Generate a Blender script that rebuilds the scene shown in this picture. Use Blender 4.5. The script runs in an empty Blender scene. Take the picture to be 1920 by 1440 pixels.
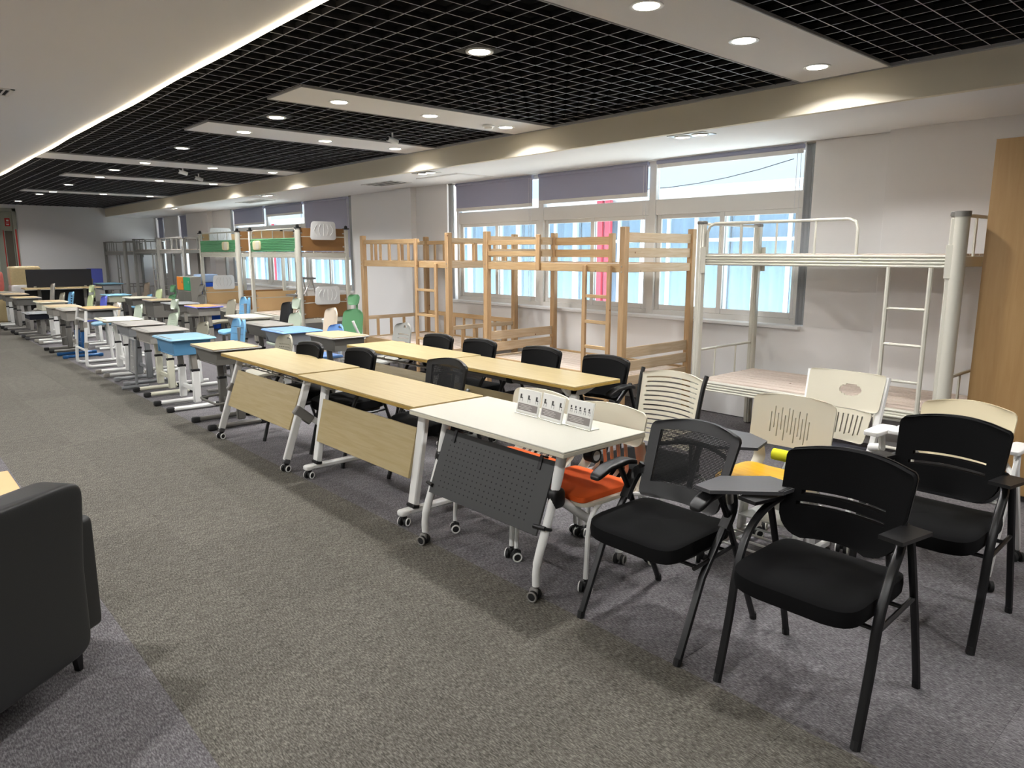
import bpy, bmesh, math, random
from mathutils import Vector, Matrix
random.seed(7)
PI = math.pi
SC = bpy.context.scene
COL = SC.collection

# ------------------------------------------------------------------ camera
CAM_H = 1.62
yaw, pitch = math.radians(41.7), math.atan2(245, 1358)
fh = Vector((math.sin(yaw), math.cos(yaw), 0)); rt = Vector((math.cos(yaw), -math.sin(yaw), 0)); upv = Vector((0, 0, 1))
fwd = fh * math.cos(pitch) - upv * math.sin(pitch); cup = fh * math.sin(pitch) + upv * math.cos(pitch)
cam = bpy.data.cameras.new('camera'); cam.sensor_width = 36; cam.lens = 1358 / 1920 * 36; cam.clip_start = .05; cam.clip_end = 200
camo = bpy.data.objects.new('camera', cam); COL.objects.link(camo)
camo.matrix_world = Matrix(((rt.x, cup.x, -fwd.x, 0), (rt.y, cup.y, -fwd.y, 0), (rt.z, cup.z, -fwd.z, CAM_H), (0, 0, 0, 1)))
SC.camera = camo
# ------------------------------------------------------------------ sky, sun, exposure
w = bpy.data.worlds.new('overcast_sky'); SC.world = w; w.use_nodes = True
bg = w.node_tree.nodes['Background']; bg.inputs[0].default_value = (.8, .9, 1, 1); bg.inputs[1].default_value = .85
sun = bpy.data.lights.new('sun', 'SUN'); sun.energy = 17.0; sun.angle = .3; sun.color = (1, .97, .93)
so = bpy.data.objects.new('sun', sun); COL.objects.link(so)
so.rotation_euler = Vector((.15, .1, -.98)).to_track_quat('-Z', 'Y').to_euler()
LAMP_W = 11.5
SC.view_settings.view_transform = 'Standard'; SC.view_settings.look = 'None'
SC.view_settings.exposure = 0.75; SC.view_settings.gamma = 1.0; SC.view_settings.use_curve_mapping = False

# ------------------------------------------------------------------ materials
def lin(c):
    return tuple(((v / 255) / 12.92 if v <= 10 else ((v / 255 + .055) / 1.055) ** 2.4) for v in c)
M = {}
def mat(name, c, rough=.5, metal=0, bump=0, bscale=200, var=0, vscale=6, spec=.5, emit=None, es=1):
    m = bpy.data.materials.new(name); m.use_nodes = True; nt = m.node_tree; b = nt.nodes['Principled BSDF']
    col = lin(c) + (1,)
    b.inputs['Base Color'].default_value = col; b.inputs['Roughness'].default_value = rough; b.inputs['Metallic'].default_value = metal
    b.inputs['Specular IOR Level'].default_value = spec
    tc = nt.nodes.new('ShaderNodeTexCoord')
    if var:
        n = nt.nodes.new('ShaderNodeTexNoise'); n.inputs['Scale'].default_value = vscale; n.inputs['Detail'].default_value = 4
        nt.links.new(tc.outputs['Object'], n.inputs['Vector'])
        r = nt.nodes.new('ShaderNodeMix'); r.data_type = 'RGBA'
        r.inputs[6].default_value = tuple(x * (1 - var) for x in col[:3]) + (1,); r.inputs[7].default_value = tuple(min(1, x * (1 + var)) for x in col[:3]) + (1,)
        nt.links.new(n.outputs['Fac'], r.inputs[0]); nt.links.new(r.outputs[2], b.inputs['Base Color'])
    if bump:
        n = nt.nodes.new('ShaderNodeTexNoise'); n.inputs['Scale'].default_value = bscale; n.inputs['Detail'].default_value = 2
        nt.links.new(tc.outputs['Object'], n.inputs['Vector'])
        bp = nt.nodes.new('ShaderNodeBump'); bp.inputs['Strength'].default_value = bump; bp.inputs['Distance'].default_value = .002
        nt.links.new(n.outputs['Fac'], bp.inputs['Height']); nt.links.new(bp.outputs[0], b.inputs['Normal'])
    if emit:
        b.inputs['Emission Color'].default_value = lin(emit) + (1,); b.inputs['Emission Strength'].default_value = es
    M[name] = m
    return m
def wood(name, c1, c2, axis=0, scale=9, rough=.45, knots=0, stretch=14):
    m = bpy.data.materials.new(name); m.use_nodes = True; nt = m.node_tree; b = nt.nodes['Principled BSDF']
    tc = nt.nodes.new('ShaderNodeTexCoord'); mp = nt.nodes.new('ShaderNodeMapping')
    s = [stretch] * 3; s[axis] = 1.0; mp.inputs['Scale'].default_value = s
    oi = nt.nodes.new('ShaderNodeObjectInfo')
    cm = nt.nodes.new('ShaderNodeVectorMath'); cm.operation = 'ADD'
    nt.links.new(tc.outputs['Object'], cm.inputs[0]); nt.links.new(oi.outputs['Random'], cm.inputs[1])
    nt.links.new(cm.outputs[0], mp.inputs['Vector'])
    n = nt.nodes.new('ShaderNodeTexNoise'); n.inputs['Scale'].default_value = scale * .35; n.inputs['Detail'].default_value = 6; n.inputs['Distortion'].default_value = .6
    nt.links.new(mp.outputs[0], n.inputs['Vector'])
    cr = nt.nodes.new('ShaderNodeValToRGB'); cr.color_ramp.elements[0].position = .3; cr.color_ramp.elements[1].position = .68
    cr.color_ramp.elements[0].color = lin(c2) + (1,); cr.color_ramp.elements[1].color = lin(c1) + (1,)
    nt.links.new(n.outputs['Fac'], cr.inputs[0]); last = cr.outputs[0]
    if knots:
        v = nt.nodes.new('ShaderNodeTexVoronoi'); v.inputs['Scale'].default_value = 6
        nt.links.new(cm.outputs[0], v.inputs['Vector'])
        k = nt.nodes.new('ShaderNodeValToRGB'); k.color_ramp.elements[0].position = .035; k.color_ramp.elements[1].position = .07
        k.color_ramp.elements[0].color = (1, 1, 1, 1); k.color_ramp.elements[1].color = (0, 0, 0, 1)
        nt.links.new(v.outputs['Distance'], k.inputs[0])
        mx = nt.nodes.new('ShaderNodeMix'); mx.data_type = 'RGBA'; mx.inputs[7].default_value = lin((120, 70, 35)) + (1,)
        nt.links.new(k.outputs[0], mx.inputs[0]); nt.links.new(last, mx.inputs[6]); last = mx.outputs[2]
    nt.links.new(last, b.inputs['Base Color']); b.inputs['Roughness'].default_value = rough
    M[name] = m
    return m
def carpet(name, dark, mid, light):
    m = bpy.data.materials.new(name); m.use_nodes = True; nt = m.node_tree; b = nt.nodes['Principled BSDF']
    g = nt.nodes.new('ShaderNodeNewGeometry'); mp = nt.nodes.new('ShaderNodeMapping'); mp.inputs['Scale'].default_value = (190, 48, 1)
    nt.links.new(g.outputs['Position'], mp.inputs['Vector'])
    n = nt.nodes.new('ShaderNodeTexNoise'); n.inputs['Scale'].default_value = 1; n.inputs['Detail'].default_value = 3; n.inputs['Roughness'].default_value = .7
    nt.links.new(mp.outputs[0], n.inputs['Vector'])
    n2 = nt.nodes.new('ShaderNodeTexNoise'); n2.inputs['Scale'].default_value = 18; n2.inputs['Detail'].default_value = 3
    nt.links.new(g.outputs['Position'], n2.inputs['Vector'])
    ad = nt.nodes.new('ShaderNodeMath'); ad.operation = 'MULTIPLY_ADD'; ad.inputs[1].default_value = .16
    nt.links.new(n2.outputs['Fac'], ad.inputs[0]); nt.links.new(n.outputs['Fac'], ad.inputs[2])
    cr = nt.nodes.new('ShaderNodeValToRGB'); e = cr.color_ramp.elements
    e[0].position = .40; e[0].color = lin(dark) + (1,); e[1].position = .76; e[1].color = lin(light) + (1,)
    k = e.new(.57); k.color = lin(mid) + (1,)
    nt.links.new(ad.outputs[0], cr.inputs[0])
    oi = nt.nodes.new('ShaderNodeObjectInfo'); mr = nt.nodes.new('ShaderNodeMapRange')
    mr.inputs[3].default_value = .93; mr.inputs[4].default_value = 1.05
    nt.links.new(oi.outputs['Random'], mr.inputs[0])
    mu = nt.nodes.new('ShaderNodeVectorMath'); mu.operation = 'SCALE'
    nt.links.new(cr.outputs[0], mu.inputs[0]); nt.links.new(mr.outputs[0], mu.inputs['Scale'])
    nt.links.new(mu.outputs[0], b.inputs['Base Color']); b.inputs['Roughness'].default_value = .95; b.inputs['Specular IOR Level'].default_value = .15
    bp = nt.nodes.new('ShaderNodeBump'); bp.inputs['Strength'].default_value = .5; bp.inputs['Distance'].default_value = .004
    nt.links.new(n.outputs['Fac'], bp.inputs['Height']); nt.links.new(bp.outputs[0], b.inputs['Normal'])
    M[name] = m
def see_through(name, tint, gloss, frac, rough=.02):
    m = bpy.data.materials.new(name); m.use_nodes = True; nt = m.node_tree; nt.nodes.clear()
    o = nt.nodes.new('ShaderNodeOutputMaterial'); mx = nt.nodes.new('ShaderNodeMixShader'); mx.inputs[0].default_value = frac
    t = nt.nodes.new('ShaderNodeBsdfTransparent'); t.inputs[0].default_value = tint + (1,)
    gl = nt.nodes.new('ShaderNodeBsdfPrincipled'); gl.inputs['Base Color'].default_value = gloss + (1,); gl.inputs['Roughness'].default_value = rough
    nt.links.new(t.outputs[0], mx.inputs[1]); nt.links.new(gl.outputs[0], mx.inputs[2]); nt.links.new(mx.outputs[0], o.inputs[0])
    M[name] = m
def mesh_fabric(name, c, pitchm=.0075, hole=.36):
    m = bpy.data.materials.new(name); m.use_nodes = True; nt = m.node_tree; b = nt.nodes['Principled BSDF']; o = nt.nodes['Material Output']
    b.inputs['Base Color'].default_value = lin(c) + (1,); b.inputs['Roughness'].default_value = .8
    tc = nt.nodes.new('ShaderNodeTexCoord'); v = nt.nodes.new('ShaderNodeTexVoronoi'); v.inputs['Scale'].default_value = 1; v.inputs['Randomness'].default_value = 0
    mp = nt.nodes.new('ShaderNodeMapping'); mp.inputs['Scale'].default_value = (1 / pitchm, .01, 1 / pitchm)
    nt.links.new(tc.outputs['Object'], mp.inputs[0]); nt.links.new(mp.outputs[0], v.inputs['Vector'])
    c_ = nt.nodes.new('ShaderNodeMath'); c_.operation = 'GREATER_THAN'; c_.inputs[1].default_value = hole
    nt.links.new(v.outputs['Distance'], c_.inputs[0])
    t = nt.nodes.new('ShaderNodeBsdfTransparent'); mx = nt.nodes.new('ShaderNodeMixShader')
    nt.links.new(c_.outputs[0], mx.inputs[0]); nt.links.new(t.outputs[0], mx.inputs[1]); nt.links.new(b.outputs[0], mx.inputs[2]); nt.links.new(mx.outputs[0], o.inputs[0])
    M[name] = m

mat('wall_paint', (234, 233, 232), .85, var=.02, vscale=.6)
mat('ceiling_paint', (230, 228, 226), .9)
mat('beam_paint', (222, 214, 194), .85)
mat('plenum_black', (6, 6, 7), .95, spec=.1)
mat('grid_blade', (9, 9, 10), .7)
mat('grid_blade_edge', (150, 150, 158), .5)
mat('grid_trim', (150, 150, 150), .5)
carpet('carpet_aisle', (64, 61, 56), (94, 91, 84), (134, 130, 122))
carpet('carpet_side', (70, 68, 70), (101, 98, 100), (140, 137, 139))
mat('white_metal', (228, 228, 224), .35)
mat('frame_white', (222, 219, 214), .4)
mat('bed_metal', (206, 203, 190), .4)
mat('bed_gray', (150, 148, 142), .45)
mat('silver', (190, 188, 182), .3, metal=.9)
mat('gray_metal', (128, 125, 120), .45)
mat('dark_gray', (74, 74, 76), .5)
mat('black_plastic', (15, 15, 16), .42)
mat('black_metal', (16, 16, 17), .38)
mat('black_fabric', (11, 11, 12), .95, bump=.3, bscale=700, spec=.2)
mat('charcoal_fabric', (44, 44, 46), .95, bump=.3, bscale=600, spec=.2)
mat('panel_charcoal', (56, 57, 56), .55)
mat('hole_black', (12, 12, 12), .8)
mat('leather', (42, 43, 43), .42, bump=.15, bscale=260)
mat('cream', (210, 204, 184), .38)
mat('cream_warm', (238, 224, 188), .4)
mat('white_plastic', (238, 238, 236), .35)
mat('orange_fabric', (226, 92, 28), .9, bump=.3, bscale=500)
mat('lime_fabric', (206, 204, 20), .8)
mat('navy_fabric', (34, 36, 48), .95)
wood('yellow_ply', (240, 186, 40), (226, 166, 30), 0, 10, .3)
mat('white_laminate', (194, 192, 180), .28)
wood('maple', (184, 168, 127), (172, 153, 108), 0, 9, .32)
wood('maple_edge', (176, 146, 74), (164, 132, 62), 0, 9, .45)
wood('pine_x', (196, 166, 124), (180, 146, 102), 0, 12, .5, knots=1)
wood('pine_y', (206, 184, 154), (190, 162, 126), 1, 12, .5, knots=1)
wood('pine_z', (190, 158, 118), (174, 138, 96), 2, 12, .5, knots=1)
wood('deck_x', (222, 208, 196), (204, 186, 170), 0, 12, .6, knots=1)
wood('cab_wood', (170, 136, 90), (162, 126, 80), 2, 8, .45)
wood('desk_wood', (200, 178, 138), (188, 164, 120), 0, 9, .35)
wood('desk_orange', (220, 166, 104), (206, 150, 90), 0, 9, .35)
mat('tan_board', (214, 178, 128), .55, var=.04)
mat('brown_board', (150, 108, 62), .6, var=.05)
mat('green_panel', (88, 160, 110), .45)
mat('hatch_cream', (214, 204, 164), .5)
mat('desk_gray', (146, 142, 134), .5)
mat('desk_gray_dark', (104, 102, 96), .5)
mat('desk_cool', (128, 130, 132), .5)
mat('desk_cream', (208, 206, 186), .45)
mat('desk_blue', (120, 166, 190), .4)
mat('desk_blue_deep', (84, 138, 176), .45)
mat('desk_sky', (106, 148, 204), .4)
mat('steel_blue', (24, 78, 128), .35, metal=.2)
mat('chair_olive', (146, 142, 126), .5)
mat('chair_gray', (150, 150, 144), .5)
mat('chair_mint', (190, 202, 184), .45)
mat('chair_leaf', (196, 208, 160), .45)
mat('chair_blue', (112, 166, 204), .4)
mat('chair_violet', (92, 104, 200), .4)
mat('chair_beige', (214, 200, 180), .5)
mat('chair_green', (92, 146, 102), .45)
mat('chair_brown', (126, 112, 96), .5)
mat('cobalt', (24, 96, 226), .4)
mat('pale_blue', (170, 196, 232), .4)
mat('locker_orange', (222, 130, 40), .45)
mat('locker_green', (40, 160, 110), .45)
mat('blind_gray', (158, 160, 182), .9)
mat('curtain_gray', (196, 200, 204), .9)
mat('cord_white', (220, 220, 220), .5)
mat('sill_white', (230, 230, 230), .3)
mat('facade', (226, 228, 230), .7)
mat('facade_frame', (222, 226, 230), .5)
mat('facade_red', (190, 62, 80), .6)
mat('facade_curtain', (132, 152, 168), .85)
mat('roof_light', (190, 196, 202), .6)
mat('wrap_beige', (206, 186, 140), .3, bump=.9, bscale=24, var=.12, vscale=30)
mat('wrap_red', (214, 120, 112), .3, bump=.8, bscale=24, var=.15, vscale=20)
mat('sign_red', (200, 40, 36), .5)
mat('door_frame', (168, 172, 158), .5)
mat('door_dark', (92, 86, 74), .6)
mat('paper', (240, 240, 236), .7)
mat('print_gray', (138, 132, 130), .7)
mat('print_dark', (60, 60, 60), .7)
mat('print_light', (210, 206, 202), .7)
mat('acrylic', (236, 236, 228), .12)
mat('lamp_glow', (255, 250, 240), .4, emit=(255, 244, 226), es=14)
mat('strip_glow', (255, 250, 235), .4, emit=(255, 238, 206), es=7)
mat('rubber', (24, 24, 24), .7)
mat('concrete', (214, 214, 210), .9)
see_through('glass', (.9, .96, 1), (.9, .95, 1), .06)
mesh_fabric('back_mesh', (13, 13, 15), .0062, .3)
mesh_fabric('back_mesh_dense', (20, 20, 21), .0075, .24)
mesh_fabric('steel_perforated', (150, 150, 146), .016, .3)

# ------------------------------------------------------------------ mesh builder
def lsp(a, b, n):
    return [a + (b - a) * i / (n - 1) for i in range(n)]
class MB:
    def __init__(s):
        s.v = []; s.f = []
    def add(s, vs, fs, mx=None):
        o = len(s.v)
        s.v += [tuple(mx @ Vector(p)) if mx else tuple(p) for p in vs]
        s.f += [tuple(i + o for i in f) for f in fs]
        return s
    def box(s, x, y, z, sx, sy, sz, c=.003, rot=None, mx=None):
        a, b, d = sx / 2, sy / 2, sz / 2; c = min(c, a * .49, b * .49, d * .49); V = []; ix = {}
        for i in (-1, 1):
            for j in (-1, 1):
                for k in (-1, 1):
                    ix[i, j, k] = len(V)
                    V += [(i * a, j * (b - c), k * (d - c)), (i * (a - c), j * b, k * (d - c)), (i * (a - c), j * (b - c), k * d)]
        Fs = []
        for q in (-1, 1):
            Fs.append([ix[q, j, k] for j, k in ((-1, -1), (1, -1), (1, 1), (-1, 1))])
            Fs.append([ix[i, q, k] + 1 for i, k in ((-1, -1), (1, -1), (1, 1), (-1, 1))])
            Fs.append([ix[i, j, q] + 2 for i, j in ((-1, -1), (1, -1), (1, 1), (-1, 1))])
        for p in (-1, 1):
            for q in (-1, 1):
                Fs.append([ix[p, q, -1], ix[p, q, -1] + 1, ix[p, q, 1] + 1, ix[p, q, 1]])
                Fs.append([ix[p, -1, q], ix[p, -1, q] + 2, ix[p, 1, q] + 2, ix[p, 1, q]])
                Fs.append([ix[-1, p, q] + 1, ix[-1, p, q] + 2, ix[1, p, q] + 2, ix[1, p, q] + 1])
        for k in ix.values():
            Fs.append([k, k + 1, k + 2])
        m = Matrix.Translation((x, y, z))
        if rot: m = m @ rot
        if mx: m = mx @ m
        return s.add(V, Fs, m)
    def b2(s, x0, x1, y0, y1, z0, z1, c=.003):
        return s.box((x0 + x1) / 2, (y0 + y1) / 2, (z0 + z1) / 2, abs(x1 - x0), abs(y1 - y0), abs(z1 - z0), c)
    def bar(s, p0, p1, w_, h, c=.003, ref=(1, 0, 0)):
        p0, p1 = Vector(p0), Vector(p1); d = p1 - p0; L = d.length; z = d / L; x = Vector(ref); x = x - z * x.dot(z)
        if x.length < 1e-4: x = Vector((0, 1, 0)) - z * z.y
        x.normalize(); y = z.cross(x)
        R = Matrix(((x.x, y.x, z.x), (x.y, y.y, z.y), (x.z, y.z, z.z))).to_4x4()
        m = (p0 + p1) / 2
        return s.box(m.x, m.y, m.z, w_, h, L, c, R)
    def tube(s, pts, r, n=8, closed=False, sq=1.0, ref=(0, 0, 1)):
        P = [Vector(p) for p in pts]; N = len(P); V = []; Fs = []; rs = r if isinstance(r, (list, tuple)) else [r] * N
        x = None
        for i, p in enumerate(P):
            if closed: t = P[(i + 1) % N] - P[i - 1]
            elif i == 0: t = P[1] - p
            elif i == N - 1: t = p - P[i - 1]
            else: t = (P[i + 1] - p).normalized() + (p - P[i - 1]).normalized()
            t.normalize()
            if x is None:
                x = Vector(ref); x = x - t * x.dot(t)
                if x.length < 1e-3: x = Vector((1, 0, 0)) - t * t.x
            else: x = x - t * x.dot(t)
            x.normalize(); y = t.cross(x)
            for k in range(n):
                a = 2 * PI * k / n
                V.append(p + x * (rs[i] * math.cos(a)) + y * (rs[i] * sq * math.sin(a)))
        M_ = N if closed else N - 1
        for i in range(M_):
            for k in range(n):
                a, b = i * n, ((i + 1) % N) * n
                Fs.append((a + k, a + (k + 1) % n, b + (k + 1) % n, b + k))
        if not closed:
            Fs.append(tuple(range(n - 1, -1, -1))); Fs.append(tuple((N - 1) * n + k for k in range(n)))
        return s.add(V, Fs)
    def lathe(s, prof, n=20, mx=None):
        V = []; Fs = []; m = len(prof)
        for r, z in prof:
            for k in range(n):
                a = 2 * PI * k / n; V.append((r * math.cos(a), r * math.sin(a), z))
        for i in range(m - 1):
            for k in range(n):
                Fs.append((i * n + k, i * n + (k + 1) % n, (i + 1) * n + (k + 1) % n, (i + 1) * n + k))
        Fs.append(tuple(range(n - 1, -1, -1))); Fs.append(tuple((m - 1) * n + k for k in range(n)))
        return s.add(V, Fs, mx)
    def prism(s, poly, h, mx=None):
        n = len(poly); V = [(x, y, 0) for x, y in poly] + [(x, y, h) for x, y in poly]
        return s.add(V, [tuple(range(n - 1, -1, -1)), tuple(range(n, 2 * n))] + [(i, (i + 1) % n, n + (i + 1) % n, n + i) for i in range(n)], mx)
    def pad(s, x, y, z, a, b, c, e=.32, n=28, m=12, fn=None, e2=None):
        V = []; Fs = []; e2 = e2 or e
        sg = lambda t, q: math.copysign(abs(t) ** q, t)
        for i in range(m + 1):
            ph = -PI / 2 + PI * i / m
            for k in range(n):
                th = 2 * PI * (k + .5) / n
                p = [a * sg(math.cos(ph), e2) * sg(math.cos(th), e), b * sg(math.cos(ph), e2) * sg(math.sin(th), e), c * sg(math.sin(ph), e2)]
                if fn: p = fn(*p)
                V.append((x + p[0], y + p[1], z + p[2]))
        for i in range(m):
            for k in range(n):
                Fs.append((i * n + k, i * n + (k + 1) % n, (i + 1) * n + (k + 1) % n, (i + 1) * n + k))
        return s.add(V, Fs)
    def shell(s, us, vs, fn, tv, holes=()):
        us, vs = set(us), set(vs)
        for h in holes: us |= {h[0], h[1]}; vs |= {h[2], h[3]}
        us, vs = sorted(us), sorted(vs); nu, nv = len(us), len(vs); tv = Vector(tv)
        V = [Vector(fn(u, v)) for v in vs for u in us]; K = len(V); V += [p + tv for p in V]
        def solid(i, j):
            if not (0 <= i < nu - 1 and 0 <= j < nv - 1): return False
            u, v = (us[i] + us[i + 1]) / 2, (vs[j] + vs[j + 1]) / 2
            return not any(h[0] < u < h[1] and h[2] < v < h[3] for h in holes)
        Fs = []
        for j in range(nv - 1):
            for i in range(nu - 1):
                if not solid(i, j): continue
                a, b, c, d = j * nu + i, j * nu + i + 1, (j + 1) * nu + i + 1, (j + 1) * nu + i
                Fs += [(a, b, c, d), (K + d, K + c, K + b, K + a)]
                for ok, p, q in ((solid(i, j - 1), a, b), (solid(i + 1, j), b, c), (solid(i, j + 1), c, d), (solid(i - 1, j), d, a)):
                    if not ok: Fs.append((p, K + p, K + q, q))
        return s.add(V, Fs)
    def mesh(s, name, smooth=True):
        bm = bmesh.new(); vv = [bm.verts.new(p) for p in s.v]
        for f in s.f:
            try: bm.faces.new([vv[i] for i in f])
            except ValueError: pass
        loose = [v for v in bm.verts if not v.link_faces]
        if loose: bmesh.ops.delete(bm, geom=loose, context='VERTS')
        bmesh.ops.recalc_face_normals(bm, faces=bm.faces)
        me = bpy.data.meshes.new(name); bm.to_mesh(me); bm.free()
        if smooth:
            me.polygons.foreach_set('use_smooth', [True] * len(me.polygons)); me.set_sharp_from_angle(angle=math.radians(38))
        return me
def P(name, mb, m, parent=None, loc=None, rot=None, label=None, kind=None):
    me = mb.mesh(name) if isinstance(mb, MB) else mb
    if not me.materials: me.materials.append(M[m])
    o = bpy.data.objects.new(name, me); COL.objects.link(o)
    if parent: o.parent = parent
    if loc: o.location = loc
    if rot: o.rotation_euler = rot
    if label: o['label'] = label
    if kind: o['kind'] = kind
    return o
def thing(name, label, cat, loc=(0, 0, 0), rz=0, group=None):
    o = bpy.data.objects.new(name, None); COL.objects.link(o); o.empty_display_size = .1
    o.location = loc; o.rotation_euler = (0, 0, rz); o['label'] = label; o['category'] = cat
    if group: o['group'] = group
    return o
def tag(o, label, cat, group=None):
    o['label'] = label; o['category'] = cat
    if group: o['group'] = group
    return o
def struct(name, mb, m, parent=None):
    o = P(name, mb, m, parent)
    if not parent: o['kind'] = 'structure'
    return o
def dup(o, loc, rz=None, label=None, group=None, parent=None):
    c = o.copy(); COL.objects.link(c)
    if parent: c.parent = parent
    else:
        c.location = loc
        if rz is not None: c.rotation_euler = (0, 0, rz)
        if label: c['label'] = label
        if group: c['group'] = group
    for ch in o.children: dup(ch, None, parent=c)
    return c
RX = -PI / 2          # things that face the aisle (world -X); their local X runs to world -Y
def place(x, y, z=0): return (x, y, z)
CACHE = {}
def cached(key, fn):
    if key not in CACHE: CACHE[key] = fn().mesh(key)
    return CACHE[key]

# ------------------------------------------------------------------ the room
W, YF, ZS, ZG, XB, XL = 6.45, 22.5, 2.60, 2.83, 5.19, 1.79
Y0, X0 = -4.0, -6.0
floor = struct('floor', MB().b2(X0, W + .2, Y0, YF + .2, -.12, -.008), 'carpet_side')
aisle = P('aisle_carpet', MB().b2(.675, 2.25, Y0, YF, -.03, -.004, .001), 'carpet_aisle', floor)
TX, TY = .525, .5
tile = cached('carpet_tile', lambda: MB().box(0, 0, -.004, TX - .0004, TY - .0004, .008, .0006))
tileB = tile.copy(); tile.materials.append(M['carpet_aisle']); tileB.materials.append(M['carpet_side'])
for j in range(30):
    yc = .05 + TY * (j + .5)
    for i in range(3):
        if j < 30: P('carpet_tile', tile, 'carpet_aisle', floor, (.675 + TX * (i + .5), yc, 0))
    for i in range(7):
        if j < 16: P('carpet_tile', tileB, 'carpet_side', floor, (2.25 + TX * (i + .5), yc, 0))
    for i in range(3):
        if 2 < j < 14: P('carpet_tile', tileB, 'carpet_side', floor, (.675 - TX * (i + .5), yc, 0))
wins = [(3.2, 8.65), (11.4, 16.88), (19.5, 20.5), (21.75, 22.4)]
SILL = .955
mb = MB().b2(W, W + .25, Y0, YF, 0, SILL, .001).b2(W, W + .25, Y0, YF, ZS - .005, 3.4, .001)
e = [Y0] + [v for p in wins for v in p] + [YF]
for a, b in zip(e[::2], e[1::2]): mb.b2(W, W + .25, a, b, SILL, ZS, .001)
struct('wall_right', mb, 'wall_paint')
pil = MB().b2(W - .11, W + .001, Y0, 2.53, 0, ZS, .002).b2(W - .1, W, 9.43, 9.87, 0, ZS, .002).b2(W - .12, W, 18.0, 19.5, 0, ZS, .002)
struct('wall_right_pier', pil, 'wall_paint')
struct('wall_far', MB().b2(X0, 2.62, YF, YF + .2, 0, 3.4).b2(3.14, W + .2, YF, YF + .2, 0, 3.4).b2(2.62, 3.14, YF, YF + .2, 2.74, 3.4), 'wall_paint')
struct('wall_left', MB().b2(X0 - .2, X0, Y0, YF, 0, 3.4), 'wall_paint')
struct('wall_back', MB().b2(X0, W + .2, Y0 - .2, Y0, 0, 3.4), 'wall_paint')
struct('baseboard_far', MB().b2(3.16, 5, YF - .015, YF, 0, .09), 'frame_white')
struct('ceiling', MB().b2(X0, XL, Y0, YF, 2.80, 2.84, .001), 'ceiling_paint')
struct('ceiling_slab', MB().b2(X0 - .2, W + .25, Y0 - .2, YF + .2, 3.4, 3.6, .001).b2(XL, XL + .02, Y0, YF, 2.84, 3.4).b2(XB - .02, XB, Y0, YF, 2.9, 3.4), 'plenum_black')
struct('ceiling_beam', MB().b2(XB, XB + .05, Y0, YF, ZS, 2.9, .002), 'beam_paint')
struct('ceiling_soffit', MB().b2(XB + .0505, W, Y0, YF, ZS, ZS + .05, .001), 'wall_paint')
struct('trim_1', MB().b2(XB - .035, XB, Y0, YF, ZG - .016, ZG + .03), 'grid_trim')
grid = struct('ceiling_grid', MB().b2(XL, XL + .012, Y0, YF, ZG - .02, ZG + .07), 'grid_blade')
bl = cached('grid_blade_long', lambda: MB().b2(-.0032, .0032, Y0, YF, ZG, ZG + .03, .0005)); bl.materials.append(M['grid_blade'])
bs = cached('grid_blade_cross', lambda: MB().b2(XL, XB, -.0032, .0032, ZG, ZG + .03, .0005)); bs.materials.append(M['grid_blade'])
for me in (bl, bs):      # grey on the faces that point down, near-black sides
    me.materials.append(M['grid_blade_edge'])
    for p in me.polygons:
        if p.normal.z < -.5: p.material_index = 1
PITCH = .152
x = XL + PITCH
while x < XB - .03: P('grid_blade', bl, 'grid_blade', grid, (x, 0, 0)); x += PITCH
y = -.6
while y < YF: P('grid_blade', bs, 'grid_blade', grid, (0, y, 0)); y += PITCH
panels = [(2.1, 2.7, 2.2), (5.19, 5.76, 2.57), (7.1, 7.72, 2.57), (10.5, 11.12, XL), (13.0, 13.5, 2.53), (16.75, 17.25, 2.53), (-.9, -.3, 2.57)]
for k, (a, b, x0) in enumerate(panels):
    o = struct('ceiling_panel', MB().b2(x0, XB, a, b, ZG - .014, ZG + .002, .002), 'ceiling_paint')
    P('edge_trim', MB().b2(x0, XB, a - .012, a, ZG - .018, ZG + .001).b2(x0, XB, b, b + .012, ZG - .018, ZG + .001).b2(x0 - .012, x0, a - .012, b + .012, ZG - .018, ZG + .001), 'grid_trim', o)
# LED strip along the drywall edge, slightly wavy as it is taped up by hand
strip = MB(); pts = []
yy = -1.0
while yy < YF - .2:
    pts.append((XL - .014 + .005 * math.sin(yy * 2.1), yy, 2.786 + .003 * math.sin(yy * 3.7))); yy += .25
strip.tube(pts, .0055, 6)
tag(P('led_strip', strip, 'strip_glow'), 'glowing white light strip along the edge of the plain ceiling', 'light strip')

# lamps ------------------------------------------------------------
ringm = cached('downlight_ring', lambda: MB().lathe([(.062, 0), (.078, -.006), (.085, -.004), (.086, .004), (.06, .006)], 28)); ringm.materials.append(M['white_metal'])
diffm = cached('downlight_disc', lambda: MB().lathe([(.063, -.002), (.062, -.004), (.03, -.006), (.001, -.006)], 28)); diffm.materials.append(M['lamp_glow'])
spotd = bpy.data.lights.new('downlight_lamp', 'AREA'); spotd.shape = 'DISK'; spotd.size = .13; spotd.spread = math.radians(146); spotd.energy = LAMP_W; spotd.color = (1, .99, .98)
twind = spotd.copy(); twind.energy = LAMP_W * .3
left_fill = spotd.copy(); left_fill.energy = LAMP_W * 2.5; left_fill.spread = PI  # stronger, wider lamp data for the added fill downlights on the left
def downlight(x, y, label, group, z, data=None):
    t = thing('downlight', label, 'ceiling light', (x, y, z), 0, group)
    P('trim_ring', ringm, 'white_metal', t); P('diffuser', diffm, 'lamp_glow', t)
    l = bpy.data.objects.new('lamp', data or spotd); COL.objects.link(l); l.parent = t; l.location = (0, 0, -.015)
    return t
ords = ['nearest the camera', 'second from the camera', 'third from the camera', 'fourth from the camera', 'fifth from the camera', 'farthest from the camera']
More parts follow.
